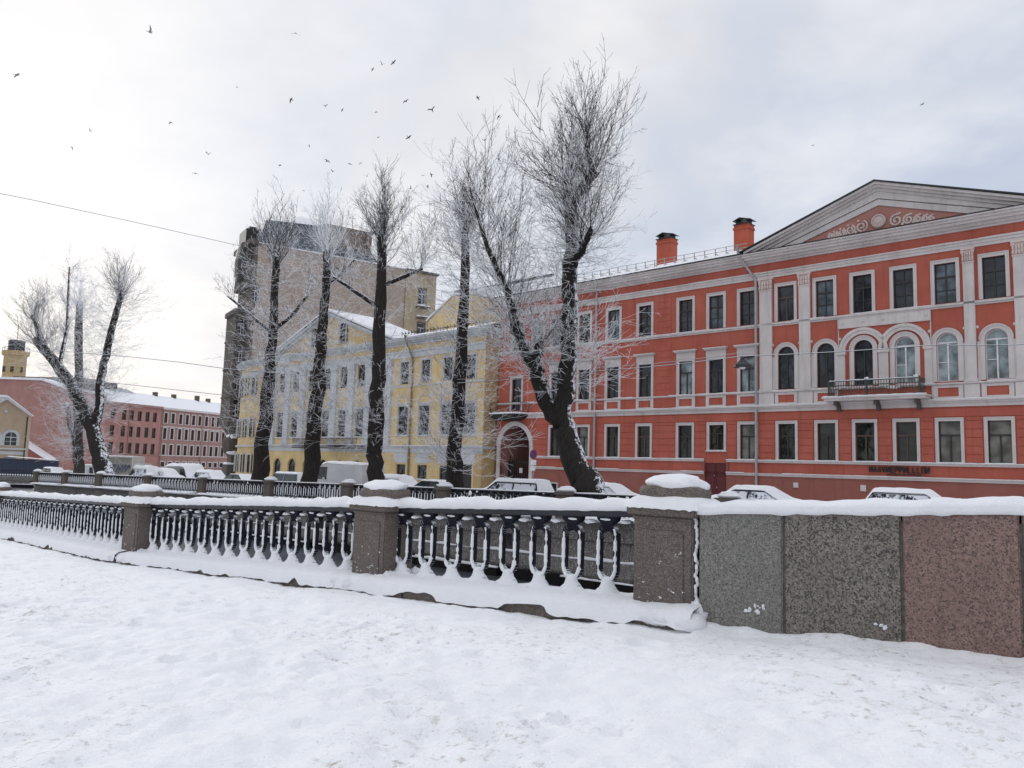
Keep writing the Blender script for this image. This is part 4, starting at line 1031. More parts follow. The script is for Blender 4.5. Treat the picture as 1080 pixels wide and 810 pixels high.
arcwall(mb, -2.4, 11.0)
# niches over second-row windows
YB.put(mb, 'wall', m_yel)
mb = MB(); mb.box(Y1, Y1 + .06, -.0, 3, -2.35, 10.9); mb.box(-46.35, Y1, -.05, .02, -2.35, 1.2); YB.put(mb, 'side_wall', m_yel2)
mb = MB(); sb = MB()
courses(mb, [(-57.4, -56.7), (-55.05, -53.8), (-52.1, -50.85), (-49.15, -48.1)], -2.3, 1.3, .42, .03); 
YB.put(mb, 'rustication', m_yel)
mb = MB()
YT = Y1 + .06
ledge(mb, Y0, YT, 1.38, 1.50, .14); ledge(mb, Y0, YT, 1.503, 1.58, .22); arcbox(mb, 1.38, 1.58, .22)
mb.box(Y1, YT + .12, -.2, 3., 1.38, 1.58)
ledge(mb, Y0, YT, .95, 1.37, .05)
ledge_snow(sb, Y0, YT, 1.583, .22, .05, 3, .2, 1.)
ledge(mb, Y0, YT, 6.95, 7.05, .08); arcbox(mb, 6.95, 7.05, .1)
ledge(mb, Y0, YT, 9.6, 10.1, .08); arcbox(mb, 9.6, 10.1, .1); ledge(mb, Y0, YT, 10.103, 10.25, .16)
for z0, z1, o in ((10.75, 10.95, .15), (10.953, 11.1, .35), (11.103, 11.25, .6), (11.253, 11.38, .7)): ledge(mb, Y0, YT + o, z0, z1, o); arcbox(mb, z0, z1, o); mb.box(Y1 + .02, YT + o, -.0, 3.2, z0, z1)
for s in W3:
    mb.box(s - .9, s + .9, -.06, .02, .05, .9)
    n = 12
    for k in range(n):
        t0, t1 = math.pi * k / n, math.pi * (k + 1) / n; P = lambda r, tt: (s - r * math.cos(tt), 5.45 + r * .8 * math.sin(tt)); mb.prism([P(.80, t0), P(.80, t1), P(.90, t1), P(.90, t0)], -.05, .02)
    mb.box(s - .95, s + .95, -.06, .02, 5.35, 5.44)
# portico pilasters and pediment
for k in range(-4, 4):
    c = -68.5 + (k + .5) * 2.95
    mb.box(c - .48, c + .48, -.22, .02, 2.2, 9.1); mb.box(c - .58, c + .58, -.28, .02, 1.6, 2.2); mb.box(c - .58, c + .58, -.3, .02, 9.1, 9.6)
cy = -68.5; hwy = 10.9; ay = 15.35; by = 11.38
def rake2(dz0, dz1, o, y1):
    for sg in (-1, 1): mb.prism([(cy + sg * hwy, by + dz0), (cy, ay + dz0), (cy, ay + dz1), (cy + sg * hwy, by + dz1)], -o, y1)
rake2(-.45, -.2, .3, .3); rake2(-.2, .03, .55, .3)
YB.put(mb, 'trim', m_ytrim)
mb = MB(); mb.prism([(cy - hwy + .8, by), (cy + hwy - .8, by), (cy, ay - .3)], -.02, .3); tym = YB.put(mb, 'tympanum', m_yel)
# roof
mb = MB()
mb.quad((Y0, -.7, 11.39), (YT + .6, -.7, 11.39), (YT + .6, 7, 13.4), (Y0, 7, 13.4)); mb.quad((Y0, 14, 11.4), (YT + .6, 14, 11.4), (YT + .6, 7, 13.4), (Y0, 7, 13.4))
rings = []
for k in range(13):
    a = R(52) * k / 12; c, s_ = math.cos(a), math.sin(a); rings.append([(Y0 - (RC + .7) * s_, RC - (RC + .7) * c, 11.39), (Y0 - (RC - 7) * s_, RC - (RC - 7) * c, 13.4)])
mb.loft(rings, close=False)
for sg in (-1, 1): mb.quad((cy, -.65, ay + .08), (cy + sg * (hwy + .3), -.65, by + .1), (cy + sg * (hwy + .3), 7, by + .1), (cy, 7, ay + .08))
rfy = YB.put(mb, 'roof', m_dmetal)
sb2 = MB(); roof_snow(sb2, cy + hwy, YT + .55, -.6, 11.42, 7, 13.45, .12, 3, 40); roof_snow(sb2, Y0, cy - hwy, -.6, 11.42, 7, 13.45, .12, 3, 10)
for sg in (-1, 1):
    n = 10
    for k in range(n):
        u0, u1 = k / n, (k + 1) / n; X = lambda u: cy + sg * (hwy + .2) * u; Z = lambda u: ay + .1 + (by - ay) * u
        sb2.hexa([(X(u0), -.6, Z(u0)), (X(u1), -.6, Z(u1)), (X(u1), 6, Z(u1)), (X(u0), 6, Z(u0))], [(X(u0), -.6, Z(u0) + .22), (X(u1), -.6, Z(u1) + .22), (X(u1), 6, Z(u1) + .22), (X(u0), 6, Z(u0) + .22)])
YB.put(sb2, 'snow', m_snow, rfy)
mb = MB(); x = -57.
while x < YT: mb.box(x, x + .3, .3, .34, 11.95, 12.05); mb.box(x, x + .04, .3, .34, 11.7, 12.2); x += .45
YB.put(mb, 'roof_rail', m_dmetal, rfy)
# attic box and dark chimney on the roof behind
mb = MB(); mb.prism([(-59.5, 11.8), (-53.2, 11.8), (-53.2, 16.2), (-55.8, 16.4), (-59.5, 14.2)], 5.5, 9.5); mb.box(-53.2, -48.0, 7.5, 10, 12, 15.6); at_ = YB.put(mb, 'attic', m_yel)
mb = MB(); mb.box(-54.8, -53.9, 5.4, 5.5, 14.3, 15.6); YB.put(mb, 'window', m_gl_far, at_)
sb2 = MB(); sb2.prism([(-59.7, 14.3), (-55.8, 16.5), (-53.0, 16.3), (-53.0, 16.45), (-55.8, 16.65), (-59.7, 14.45)], 5.4, 9.6); sb2.hexa([(-57.4, 9, 16.4), (-47.5, 7.3, 16.0), (-47.5, 12, 16.0), (-57.4, 12, 16.4)], [(-57.4, 9, 18.0), (-47.5, 9, 17.4), (-47.5, 12, 17.4), (-57.4, 12, 18.0)]); YB.put(sb2, 'snow', m_snow, at_)
mb = MB(); mb.box(-59.6, -58.3, 9.0, 10.2, 13, 18.1); YB.put(mb, 'chimney', simple('dark_red_chimney', (.07, .025, .02), .9), rfy)
mb = MB(); mb.box(-58.3, -46.5, 9.4, 9.7, 17.85, 18.05); YB.put(mb, 'roof_edge', m_dmetal, rfy)
YB.put(sb, 'snow', m_snow, smooth=True)
q3 = window(1.2, 2.05, .14, trim=m_ytrim, sill=False, proud=.03); q2 = window(1.44, 2.65, .12, trim=m_ytrim, proud=.03); q1 = window(1.3, 1.25, .0, trim=m_ytrim, sill=True, style='T')
qp3 = window(1.2, 2.15, .12, trim=m_ytrim, sill=False, proud=.03); qp2 = window(1.3, 2.7, .14, trim=m_ytrim, proud=.03); qa = window(1.5, 2.05, .12, trim=m_yel, arch=True, sill=False, proud=.03)
for s in W3: YB.inst(q3, s, 7.2); YB.inst(q2, s, 2.5)
for s in W3[1:]: YB.inst(q1, s, -1.35)
for s in axes: YB.inst(qp3, s, 7.3); YB.inst(qp2, s, 2.4); YB.inst(qa, s, -1.9)
mb = MB(); mb.box(-47.9, -46.6, .1, .16, -2.4, .1); YB.put(mb, 'door', m_gate)
for k, ad in enumerate((5, 12, 19, 26)):
    a = R(ad); px_, py_ = Y0 - RC * math.sin(a), RC - RC * math.cos(a)
    for z, pr in ((7.4, None), (2.5, None), (-1.6, None)):
        c = copy_tree(q3, YB.root, (px_ - YB.sc, py_ - .06, z + 2.4)); c.rotation_euler = (0, 0, -a)
        c.location = (px_ - YB.sc - math.sin(a) * .03, py_ - .24 * math.cos(a), z + 2.4)
for sx, sz in ((-1.3, 0), (1.3, 0)):
    YB.inst(q3, cy + sx * 2, 12.0 - .15, y=-.24)
for x0, x1 in ((-72.6, -69.2), (-67.4, -61.2)):
    mb = MB(); mb.box(x0, x1, -1.2, .0, 1.25, 1.37); bl = YB.put(mb, 'balcony', m_dstone)
    mb = MB(); mb.box(x0, x1, -1.17, -1.13, 2.2, 2.26); x = x0
    while x < x1: mb.box(x, x + .03, -1.16, -1.13, 1.4, 2.2); x += .16
    YB.put(mb, 'railing', m_iron, bl); s3 = MB(); snow_strip(s3, [(x0, -.6, 1.6), (x1, -.6, 1.6)], 1.2, .07, .3, 3, .4, Vector((0, 1, 0))); YB.put(s3, 'snow', m_snow, bl, smooth=True)
pipe_down(YB, -54.65, 9.4, -2.2, lean=.5, mat=simple('brown_pipe', (.2, .16, .12), .6))

# ============ tall old apartment block
TF = Frame(57); cor = Vector((-36.6, 108, 0)); tD = cor.dot(TF.n); ts = cor.dot(TF.e)
TB = Fac(TF, tD, ts + 13, -3.2, 'apartment_block', 'tall grey-brown old apartment block with a blank side wall and metal mansard')
def X(t): return ts + t
mb = MB(); wall(mb, X(0), X(23.), -3.2, 30.5, [(X(18.5), X(19.0), 22, 23.4), (X(14.), X(14.5), 18, 19.4)])
mb.quad((X(0), 0, -3.2), (X(0), 9, -3.2), (X(0), 9, 30.5), (X(0), 0, 30.5)); mb.quad((X(23), 0, -3.2), (X(23), 12, -3.2), (X(23), 12, 30.5), (X(23), 0, 30.5)); mb.quad((X(0), 9, -3.2), (X(23), 12, -3.2), (X(23), 12, 30.5), (X(0), 9, 30.5))
TB.put(mb, 'wall', m_blind)
mb = MB(); wall(mb, X(23), X(28.3), 10, 30.2, [(X(25.3), X(26.5), 25.2, 27.8), (X(25.3), X(26.5), 20.0, 22.2)], y=-.3); mb.quad((X(28.3), -.3, 10), (X(28.3), 10, 10), (X(28.3), 10, 29.4), (X(28.3), -.3, 30.2)); mb.quad((X(23), -.3, 10), (X(23), 0, 10), (X(23), 0, 30.2), (X(23), -.3, 30.2)); mb.box(X(23), X(28.3), .3, 9, 10, 30.2)
TB.put(mb, 'end_bay', stucco('sandy_stone', (.40, .33, .23), (.18, .15, .12), .7))
tw = window(1.2, 2.5, .12, trim=m_dstone, sash=m_sash_w, proud=.05); TB.inst(tw, X(25.9), 25.2, y=-.3); tw2 = window(1.2, 2.2, .12, trim=m_dstone, sash=m_sash_w); TB.inst(tw2, X(25.9), 20.0, y=-.3)
mb = MB()
for z in (24.6, 22.9, 19.4): mb.box(X(24.9), X(27.), -1.0, -.3, z, z + .25)
for z in (30.2,): mb.box(X(22.8), X(28.6), -.7, 1., z, z + .35)
mb.box(X(23.), X(28.), 1, 8, 30.4, 31.0)
TB.put(mb, 'ledges', m_dstone)
sb = MB()
for z in (24.85, 23.15, 19.65): snow_strip(sb, [(X(24.9), -.65, z), (X(27.), -.65, z)], .7, .2, .3, int(z), .5, Vector((0, 1, 0)))
snow_strip(sb, [(X(17.2), .1, 30.5), (X(23), .1, 30.5)], .5, .22, .4, 4, .5, Vector((0, 1, 0))); snow_strip(sb, [(X(0), -.05, 30.5), (X(11), -.05, 30.5), (X(17), -.05, 30.5)], .35, .18, .4, 4, .5, Vector((0, 1, 0)))
TB.put(sb, 'snow', m_snow, smooth=True)
# canal front (x=0 plane) with bays
mb = MB(); mb.box(X(-.25), X(0), 0.0, 9, -3.2, 30.4)
mb.box(X(-1.75), X(-.25), 3.0, 8.6, 5.2, 20.6)                       # the lower bay
mb.box(X(-2.0), X(-.25), 2.8, 8.8, 20.6, 21.3); mb.box(X(-1.9), X(-.25), 2.9, 8.7, 4.6, 5.2)
mb.prism([(X(-1.5), 4.6), (X(-.25), 4.6), (X(-.25), 2.8)], 3.2, 8.4)
for z in (8.6, 12.7, 16.8): mb.box(X(-1.86), X(-.25), 2.93, 8.66, z, z + .25)
mb.box(X(-.9), X(-.25), 2.0, 8.8, 24.6, 30.3)
mb.box(X(-1.3), X(0.3), -.15, 9.1, 30.3, 31.0)
TB.put(mb, 'street_front', m_dstone)
mb = MB()                                                             # rounded bulge and top
for (z, r_) in ((25.2, .3), (25.9, 1.0), (27.2, 1.35), (28.6, 1.3), (30.2, 1.0)): pass
mb.loft([[(X(-.5) + r_ * math.cos(6.2832 * k / 14), 5.2 + r_ * 2.0 * math.sin(6.2832 * k / 14), z) for k in range(14)] for z, r_ in ((25.0, .4), (25.8, 1.0), (27.2, 1.35), (28.8, 1.4), (30.6, 1.1), (31.4, .9))])
mb.box(X(-1.0), X(.6), 3.5, 7.5, 31, 33.4); mb.box(X(-.2), X(.9), 5.0, 8, 33.4, 34.2)
TB.put(mb, 'turret', m_dmetal)
bw = window(.75, 2.4, .1, trim=m_dstone, sash=m_sash_w, proud=.02)
for z in (5.9, 9.6, 13.6, 17.6): TB.inst(bw, X(-1.0), z, y=3.0 - .26)
for z in (22.0,): TB.inst(bw, X(-.0) - .14, z, y=0 - .26)
mb = MB()
mb.blob((X(-1.2), 3.0, 1.9), 1.3, 1.2, 1.5, .3, 12, 8, 3); mb.box(X(-1.8), X(0), 2.2, 5, -3.2, -.9); mb.box(X(-1.2), X(-.2), 2.6, 4.4, -.9, .6)
TB.put(mb, 'bracket', m_dstone)
sb = MB(); snow_strip(sb, [(X(-1.9), 3.0, -.9), (X(0), 3.0, -.9)], 1.8, .3, .3, 3, .3, Vector((0, 1, 0))); sb.blob((X(-1.2), 2.8, 2.9), .9, .8, .5, .3, 10, 6, 1); sb.blob((X(-1.1), 2.4, .75), .8, .6, .3, .3, 10, 6, 2); TB.put(sb, 'snow', m_snow, smooth=True)
# mansard and brick box
mb = MB()
mb.hexa([(X(-.1), -.1, 30.6), (X(18.6), -.1, 30.6), (X(18.6), 9, 30.6), (X(-.1), 9, 30.6)], [(X(1.1), .9, 34.4), (X(10.8), .9, 35.2), (X(10.8), 7, 35.2), (X(1.1), 7, 34.4)])
t_ = 0.5
while t_ < 10.5: mb.box(X(t_ + 1.0), X(t_ + 1.05), .45, .95, 33.9, 34.8 + t_ * .05); t_ += 100
rt = TB.put(mb, 'mansard_roof', m_roofm)
mb = MB()
k = 0
while k < 18:
    u = k / 18.6
    mb.tube([(X(.2 + k), -.15, 30.65), (X(1.2 + k * .53), .85, 34.35 + .8 * k / 18)], .06, 4); k += .75
TB.put(mb, 'seams', m_roofm, rt)
mb = MB(); mb.box(X(9.8), X(17.1), .2, 8, 30.7, 35.1); mb.box(X(9.6), X(17.3), .05, 8.2, 35.1, 35.35); TB.put(mb, 'lift_house', stucco('dark_old_brick', (.20, .16, .135), (.10, .09, .08), .7), rt)
sb = MB(); sb.hexa([(X(4.5), 2, 34.9), (X(11), 2, 35.2), (X(11), 6, 35.2), (X(4.5), 6, 34.9)], [(X(6.3), 3, 36.5), (X(7), 3, 36.6), (X(7), 5, 36.6), (X(6.3), 5, 36.5)]); TB.put(sb, 'snow', m_snow, rt)
mb = MB(); mb.box(X(14.5), X(14.56), 2, 2.06, 35.3, 38); mb.box(X(13.9), X(15.1), 2, 2.05, 37.6, 37.65); TB.put(mb, 'antenna', m_dmetal, rt)

# ============ far houses on the left
PF = Frame(22); pD = Vector((-88.5, 180, 0)).dot(PF.n); ps = Vector((-88.5, 180, 0)).dot(PF.e)
def tt(x):
    u = (x - 540) / FPX; return (-88.5 - u * 180) / (u * .927 - .375)
tops_a = [tt(x) for x in (107, 120.7, 132.2, 140.4, 148.7, 157, 164.8)]; tops_b = [tt(x) for x in (176.3, 184, 192, 199, 205.7, 212.3, 219.4, 226.2, 231.7, 238, 244)]
PZ = -3.3
def far_house(t0, t1, cols, rows, ztop, mat, label, trim, fw):
    f = Fac(PF, pD, ps + (t0 + t1) / 2, PZ, 'town_house', label)
    ops = [(ps + c - w / 2, ps + c + w / 2, z, z + h) for c in cols for (z, h, w) in rows]
    mb = MB(); wall(mb, ps + t0, ps + t1, PZ, ztop, ops, rev=.3)
    for x in (t0, t1): mb.quad((ps + x, 0, PZ), (ps + x, 12, PZ), (ps + x, 12, ztop), (ps + x, 0, ztop))
    f.put(mb, 'wall', mat)
    mb = MB(); ledge(mb, ps + t0, ps + t1, ztop - .5, ztop, .5); ledge(mb, ps + t0, ps + t1, .1, .3, .15); ledge(mb, ps + t0, ps + t1, 7.1, 7.3, .12) if fw else None
    f.put(mb, 'cornice', trim)
    mb = MB(); mb.hexa([(ps + t0, -.5, ztop), (ps + t1, -.5, ztop), (ps + t1, 12.5, ztop), (ps + t0, 12.5, ztop)], [(ps + t0, 5.5, ztop + 3.2), (ps + t1, 5.5, ztop + 3.2), (ps + t1, 6.5, ztop + 3.2), (ps + t0, 6.5, ztop + 3.2)])
    f.put(mb, 'roof', m_snow)
    for (z, h, w) in rows:
        p = window(w, h, fw, trim=trim, sash=m_sash_d, gl=m_gl_far, rev=.28, sill=bool(fw), proud=.04)
        for c in cols: f.inst(p, ps + c, z)
    for c in (t0 + .4, (t0 + t1) / 2 + .2): pipe_down(f, ps + c, ztop - .5, PZ + .2, mat=mat)
    return f
fa = far_house(-9.5, 9.6, tops_a, [(8.0, 2.3, 1.15), (4.2, 2.4, 1.15), (.2, 2.6, 1.15)], 11.9, m_pink, 'plain salmon pink three-storey house far away behind the graffiti truck', m_pink2, 0)
fb = far_house(9.7, 36., tops_b, [(8.0, 2.5, 1.05), (4.1, 2.7, 1.05), (.1, 2.7, 1.05), (-2.6, 1.2, 1.2)], 11.8, m_pink2, 'rose house with white window surrounds far away, next to the dark tall block', m_white, .22)
mb = MB(); mb.prism([(ps - 2.5, 14.7), (ps + 1.0, 15.6), (ps + 3.5, 15.5), (ps + 9, 13.8), (ps + 9, 13.5), (ps - 2.5, 14.4)], 4.8, 5.4); mb.box(ps - 1.5, ps + 1.8, 4.5, 6.5, 15.4, 15.75); fa.put(mb, 'dormer', m_ytrim)
mb = MB()
for x in (12, 18, 26, 30): mb.box(ps + x, ps + x + .8, 5, 6, 14.5, 15.8 + (x % 3) * .2)
fb.put(mb, 'chimney', m_dstone)

GF = Frame(95); gp = Vector((-86.7, 150, 0)); gD = gp.dot(GF.n); gs = gp.dot(GF.e)
GB = Fac(GF, gD, gs - 15, -3.3, 'gabled_house', 'big blank salmon pink side wall of a house at the far left')
mb = MB(); mb.prism([(gs - 40, -3.3), (gs, -3.3), (gs, 12.5), (gs - 4.5, 13.9), (gs - 40, 14.3)], 0, 14); GB.put(mb, 'wall', m_pink)
mb = MB(); mb.prism([(gs + .4, 12.4), (gs - 4.4, 13.9), (gs - 40, 14.3), (gs - 40, 14.75), (gs - 4.2, 14.3), (gs + .4, 12.8)], -.4, 14.3); GB.put(mb, 'roof', m_snow)
mb = MB(); mb.box(gs - 13, gs + 2, 3, 14.2, 13.7, 14.9); GB.put(mb, 'attic', m_dstone)
mb = MB(); mb.prism([(gs - .3, -3.3), (gs - 7.2, -3.3), (gs - 7.2, 2.5), (gs - .3, -1.4)], -2.5, .05); lt = GB.put(mb, 'lean_to', m_red2)
mb = MB(); mb.prism([(gs - .2, -1.45), (gs - 7.3, 2.5), (gs - 7.3, 2.85), (gs - .2, -1.1)], -2.7, .0); GB.put(mb, 'snow', m_snow, lt)

bp = Vector(((32 - 540) / FPX * 125, 125, 0)); HF = Frame(61); bD = bp.dot(HF.n); bs = bp.dot(HF.e)
BB = Fac(HF, bD, bs - 3, -3.3, 'gatehouse', 'small beige classical house with arched windows and pediment at the left edge')
ops = [(bs - 3.0, bs - 1.3, .9, 3.1, 'arch'), (bs - 5.4, bs - 3.7, .9, 3.1, 'arch'), (bs - 2.9, bs - 1.2, -3.3, -.9), (bs - 5.6, bs - 4.4, -3.3, -.9)]
mb = MB(); wall(mb, bs - 6.2, bs, -3.3, 5.7, ops); mb.prism([(bs - 6.2, 5.7), (bs, 5.7), (bs - 3.1, 8.1)], 0, .5); mb.quad((bs, 0, -3.3), (bs, 8, -3.3), (bs, 8, 5.7), (bs, 0, 5.7)); BB.put(mb, 'wall', m_beige)
mb = MB()
for sg in (-1, 1): mb.prism([(bs - 3.1 + sg * 3.5, 5.6), (bs - 3.1, 8.2), (bs - 3.1, 8.6), (bs - 3.1 + sg * 3.5, 6.0)], -.5, .3)
ledge(mb, bs - 6.2, bs, .3, .55, .3); ledge(mb, bs - 6.2, bs, -.5, .0, .1)
mb.blob((bs - 3.1, -.05, 6.3), .25, .08, .25, 0, 10, 6)
BB.put(mb, 'cornice', m_ytrim)
mb = MB(); mb.hexa([(bs - 3.1, -.3, 8.55), (bs + .3, -.3, 6.0), (bs + .3, 8, 6.0), (bs - 3.1, 8, 8.55)], [(bs - 3.1, -.3, 8.85), (bs + .3, -.3, 6.15), (bs + .3, 8, 6.15), (bs - 3.1, 8, 8.85)]); mb.hexa([(bs - 12, -.2, 8.5), (bs - 3.1, -.2, 8.55), (bs - 3.1, 8, 8.55), (bs - 12, 8, 8.5)], [(bs - 12, -.2, 9.1), (bs - 3.1, -.2, 8.85), (bs - 3.1, 8, 8.85), (bs - 12, 8, 9.1)]); BB.put(mb, 'roof', m_snow)
wa = window(1.7, 2.2, .35, arch=True, sill=False, trim=m_ytrim, gl=m_gl, sash=m_sash_w, style='six'); BB.inst(wa, bs - 2.15, .9); BB.inst(wa, bs - 4.55, .9)
mb = MB(); mb.box(bs - 2.9, bs - 1.2, .1, .15, -3.3, -.9); mb.box(bs - 5.6, bs - 4.4, .1, .15, -3.3, -.9); BB.put(mb, 'door', simple('grey_blue_door', (.2, .23, .26), .6))
pipe_down(BB, bs - .15, 5.6, -3.1, mat=m_dmetal)

# fire tower behind
tp_ = ray(16, 380); tp_ = tp_ * (210 / tp_.y); r = root('fire_tower', (tp_.x, 210, -3.3), 0, 'yellow watch tower with a dark lantern above the roofs at the far left', 'tower')
mb = MB(); mb.loft([[(q * math.cos(6.2832 * (k + .5) / 8), q * math.sin(6.2832 * (k + .5) / 8), z) for k in range(8)] for z, q in ((0, 3.0), (29.0, 2.75), (29.3, 3.3), (30.4, 3.35), (30.5, 2.6))]); mb.build('shaft', m_towy, r)
mb = MB(); mb.loft([[(q * math.cos(6.2832 * (k + .5) / 8), q * math.sin(6.2832 * (k + .5) / 8), z) for k in range(8)] for z, q in ((30.4, 2.05), (33.0, 2.0), (33.1, 2.25), (33.4, 1.9))]); mb.tube([(0, 0, 33), (0, 0, 38.)], .08, 5); mb.build('lantern', m_dmetal, r)
mb = MB(); 
for k in range(8):
    a = 6.2832 * (k + .5) / 8; mb.tube([(3.2 * math.cos(a), 3.2 * math.sin(a), 30.3), (3.2 * math.cos(a), 3.2 * math.sin(a), 31.4)], .06, 4)
mb.tube([(3.2 * math.cos(6.2832 * (k + .5) / 8), 3.2 * math.sin(6.2832 * (k + .5) / 8), 31.3) for k in range(9)], .05, 4); mb.build('railing', m_dmetal, r)
for a in (-2.0, -1.2, -.4): 
    mb = MB(); mb.box(2.78 * math.cos(a) - .4, 2.78 * math.cos(a) + .4, 2.78 * math.sin(a) - .1, 2.78 * math.sin(a) + .1, 24.5, 26.0); mb.build('window', m_gl_far, r)

# blue site fence
p_ = ray(62, 490); p_ = p_ * (112 / p_.y); A = Vector((p_.x, 112, -3.3)); mb = MB(); L = 15.
r = root('site_fence', A, 0, 'dark blue sheet metal fence with snow on top at the far left', 'fence')
x = 0
while x < L: mb.box(-x - .48, -x, -.04 + (.03 if int(x * 2) % 2 else 0), .03, .1, 2.15 + (x * .02)); x += .5
mb.build('panel', simple('navy_sheet', (.022, .035, .065), .5), r)
sb = MB(); snow_strip(sb, [(-7., -.2, 2.55), (-.2, -.2, 2.2)], .9, .12, .4, 2, .4, Vector((0, 1, 0))); sb.build('snow', m_snow, r, smooth=True)

# ------------------------------------------------------------------ trees
def shoot(mb, p, d, L, r, depth, rr, up=.12, nseg=5, kids=5, sides=3, jit=.10):
    pts = [p.copy()]; dd = d.normalized(); st = L / nseg; kid = []
    for i in range(nseg):
        dd = (dd + Vector((rr.gauss(0, jit), rr.gauss(0, jit), rr.gauss(0, jit) * .7 + up * (1.3 if i > 0 else .3)))).normalized()
        pts.append(pts[-1] + dd * st)
        if depth and i < nseg:
            for _ in range(kids // nseg + (rr.random() < (kids % nseg) / nseg)):
                kid.append((pts[-2].lerp(pts[-1], rr.random()), dd.copy(), 1 - i / nseg))
    mb.tube(pts, [max(.006, r * (1 - .75 * i / nseg)) for i in range(nseg + 1)], sides, False)
    for q, kd, f in kid:
        ax = Vector((rr.gauss(0, 1), rr.gauss(0, 1), rr.gauss(0, 1))).cross(kd)
        if ax.length < 1e-3: continue
        ax.normalize(); nd = (kd + ax * rr.uniform(.45, 1.0)).normalized()
        shoot(mb, q, nd, L * rr.uniform(.3, .58) * (.55 + .45 * f), max(.007, r * .58), depth - 1, rr, up * .8, max(3, nseg - 2), max(3, kids - 2), sides, jit)
def make_tree(name, label, D, stems, tops, sides_, seed, base_frame=Q, mat=m_bark, twmat=m_twig, cat='tree', group='bare pollarded trees on the far quay'):
    """stems: [( [(x,y,depth offset)], [radii] )] traced at the tree's own distance; tops: (stem, t, n, length m, r, spread); sides_: (stem, t0, t1, n, length)"""
    rr = random.Random(seed); W3D = []
    for pl, rad in stems:
        P = [base_frame.at(x, y, D) + base_frame.n * dz for x, y, dz in pl]; 
        # refine with gentle wobble
        pts = []; rs = []
        for i in range(len(P) - 1):
            for k in range(4):
                t = k / 4; q = P[i].lerp(P[i + 1], t); rad_ = rad[i] + (rad[i + 1] - rad[i]) * t
                if k: q = q + Vector((rr.gauss(0, 1), rr.gauss(0, 1), 0)) * rad_ * .12; rad_ *= rr.uniform(.92, 1.1)
                pts.append(q); rs.append(rad_)
        pts.append(P[-1]); rs.append(rad[-1]); W3D.append((pts, rs))
    base = W3D[0][0][0]; gz_ = g_far(base.dot(Q.e)); foot = Vector((base.x, base.y, gz_))
    r = root(name, foot, 0, label, cat, group)
    mb = MB(); pts, rs = W3D[0]; pts = [foot + Vector((0, 0, -.1)) + (pts[0] - foot) * .0] + pts if base.z - gz_ > .05 else pts
    if len(pts) != len(rs): rs = [rs[0] * 1.35] + rs
    mb.tube(pts, rs, 12); mb.build('trunk', mat, r, off=foot, smooth=True)
    if len(W3D) > 1:
        for pts, rs in W3D[1:]:
            mb = MB(); mb.tube(pts, rs, 9); mb.build('limb', mat, r, off=foot, smooth=True)
    tw = MB(); t2 = MB()
    def point(si, t):
        pts, rs = W3D[si]; f = t * (len(pts) - 1); i = min(int(f), len(pts) - 2); return pts[i].lerp(pts[i + 1], f - i), (pts[i + 1] - pts[i]).normalized(), rs[i]
    for si, t0, t1, n, L, rad, spread in tops:
        for k in range(int(n * .75)):
            p, d, rr0 = point(si, rr.uniform(t0, t1)); a = rr.uniform(0, 6.28); th = min(1.45, (rr.random() ** .8) * spread * 1.35)
            v = (Vector((math.cos(a) * math.sin(th), math.sin(a) * math.sin(th), math.cos(th))) + d * .15).normalized()
            shoot(tw, p + v * rr0 * .3, v, L * rr.uniform(.6, 1.05) * (1 - .25 * th), rad * .62, 2, rr, .10, 7, 8, jit=.065)
    for si, t0, t1, n, L in sides_:
        for k in range(int(n * .8)):
            p, d, rr0 = point(si, rr.uniform(t0, t1)); a = rr.uniform(0, 6.28); v = Vector((math.cos(a), math.sin(a), rr.uniform(-.25, .7))).normalized()
            shoot(t2, p + v * rr0 * .6, v, L * rr.uniform(.35, 1.2), .014, 2, rr, .05, 5, 5, jit=.09)
    tw.build('crown', twmat, r, off=foot); t2.build('twigs', m_twig2, r, off=foot)
    return r
T = 28.6
make_tree('tree', 'tall bare tree with frosted forked arms, first of the four straight trunks from the left', T,
    [([(273, 508, 0), (278, 455, 0), (284, 400, 0), (288, 350, 0), (290, 300, 0), (291, 268, 0)], [.55, .46, .40, .30, .25, .21]),
     ([(288, 352, 0), (277, 335, -.8), (263, 317, -1.6)], [.13, .1, .07]), ([(289, 348, 0), (299, 332, .6), (308, 308, 1.2)], [.14, .12, .08])],
    [(0, .88, 1, 34, 4.6, .035, .75), (1, .8, 1, 7, 2.4, .02, .8), (2, .8, 1, 7, 2.6, .02, .8)], [(0, .22, .98, 210, 2.5), (0, .2, .6, 90, 3.6), (1, .2, 1, 16, 1.8), (2, .2, 1, 16, 1.8)], 1, twmat=m_twig)
make_tree('tree', 'second of the four straight trunks, a slanting bare tree left of the white van', T,
    [([(325, 510, 0), (331, 455, 0), (336, 395, 0), (341, 340, 0), (344, 295, 0), (345, 262, 0)], [.52, .45, .40, .30, .25, .2]),
     ([(344, 300, 0), (352, 288, .5), (360, 270, 1.0)], [.12, .1, .07])],
    [(0, .88, 1, 32, 4.2, .035, .65), (1, .8, 1, 6, 2.2, .02, .8)], [(0, .18, .98, 200, 2.4), (0, .15, .55, 110, 3.8), (1, .2, 1, 14, 1.8)], 2, twmat=m_twig2)
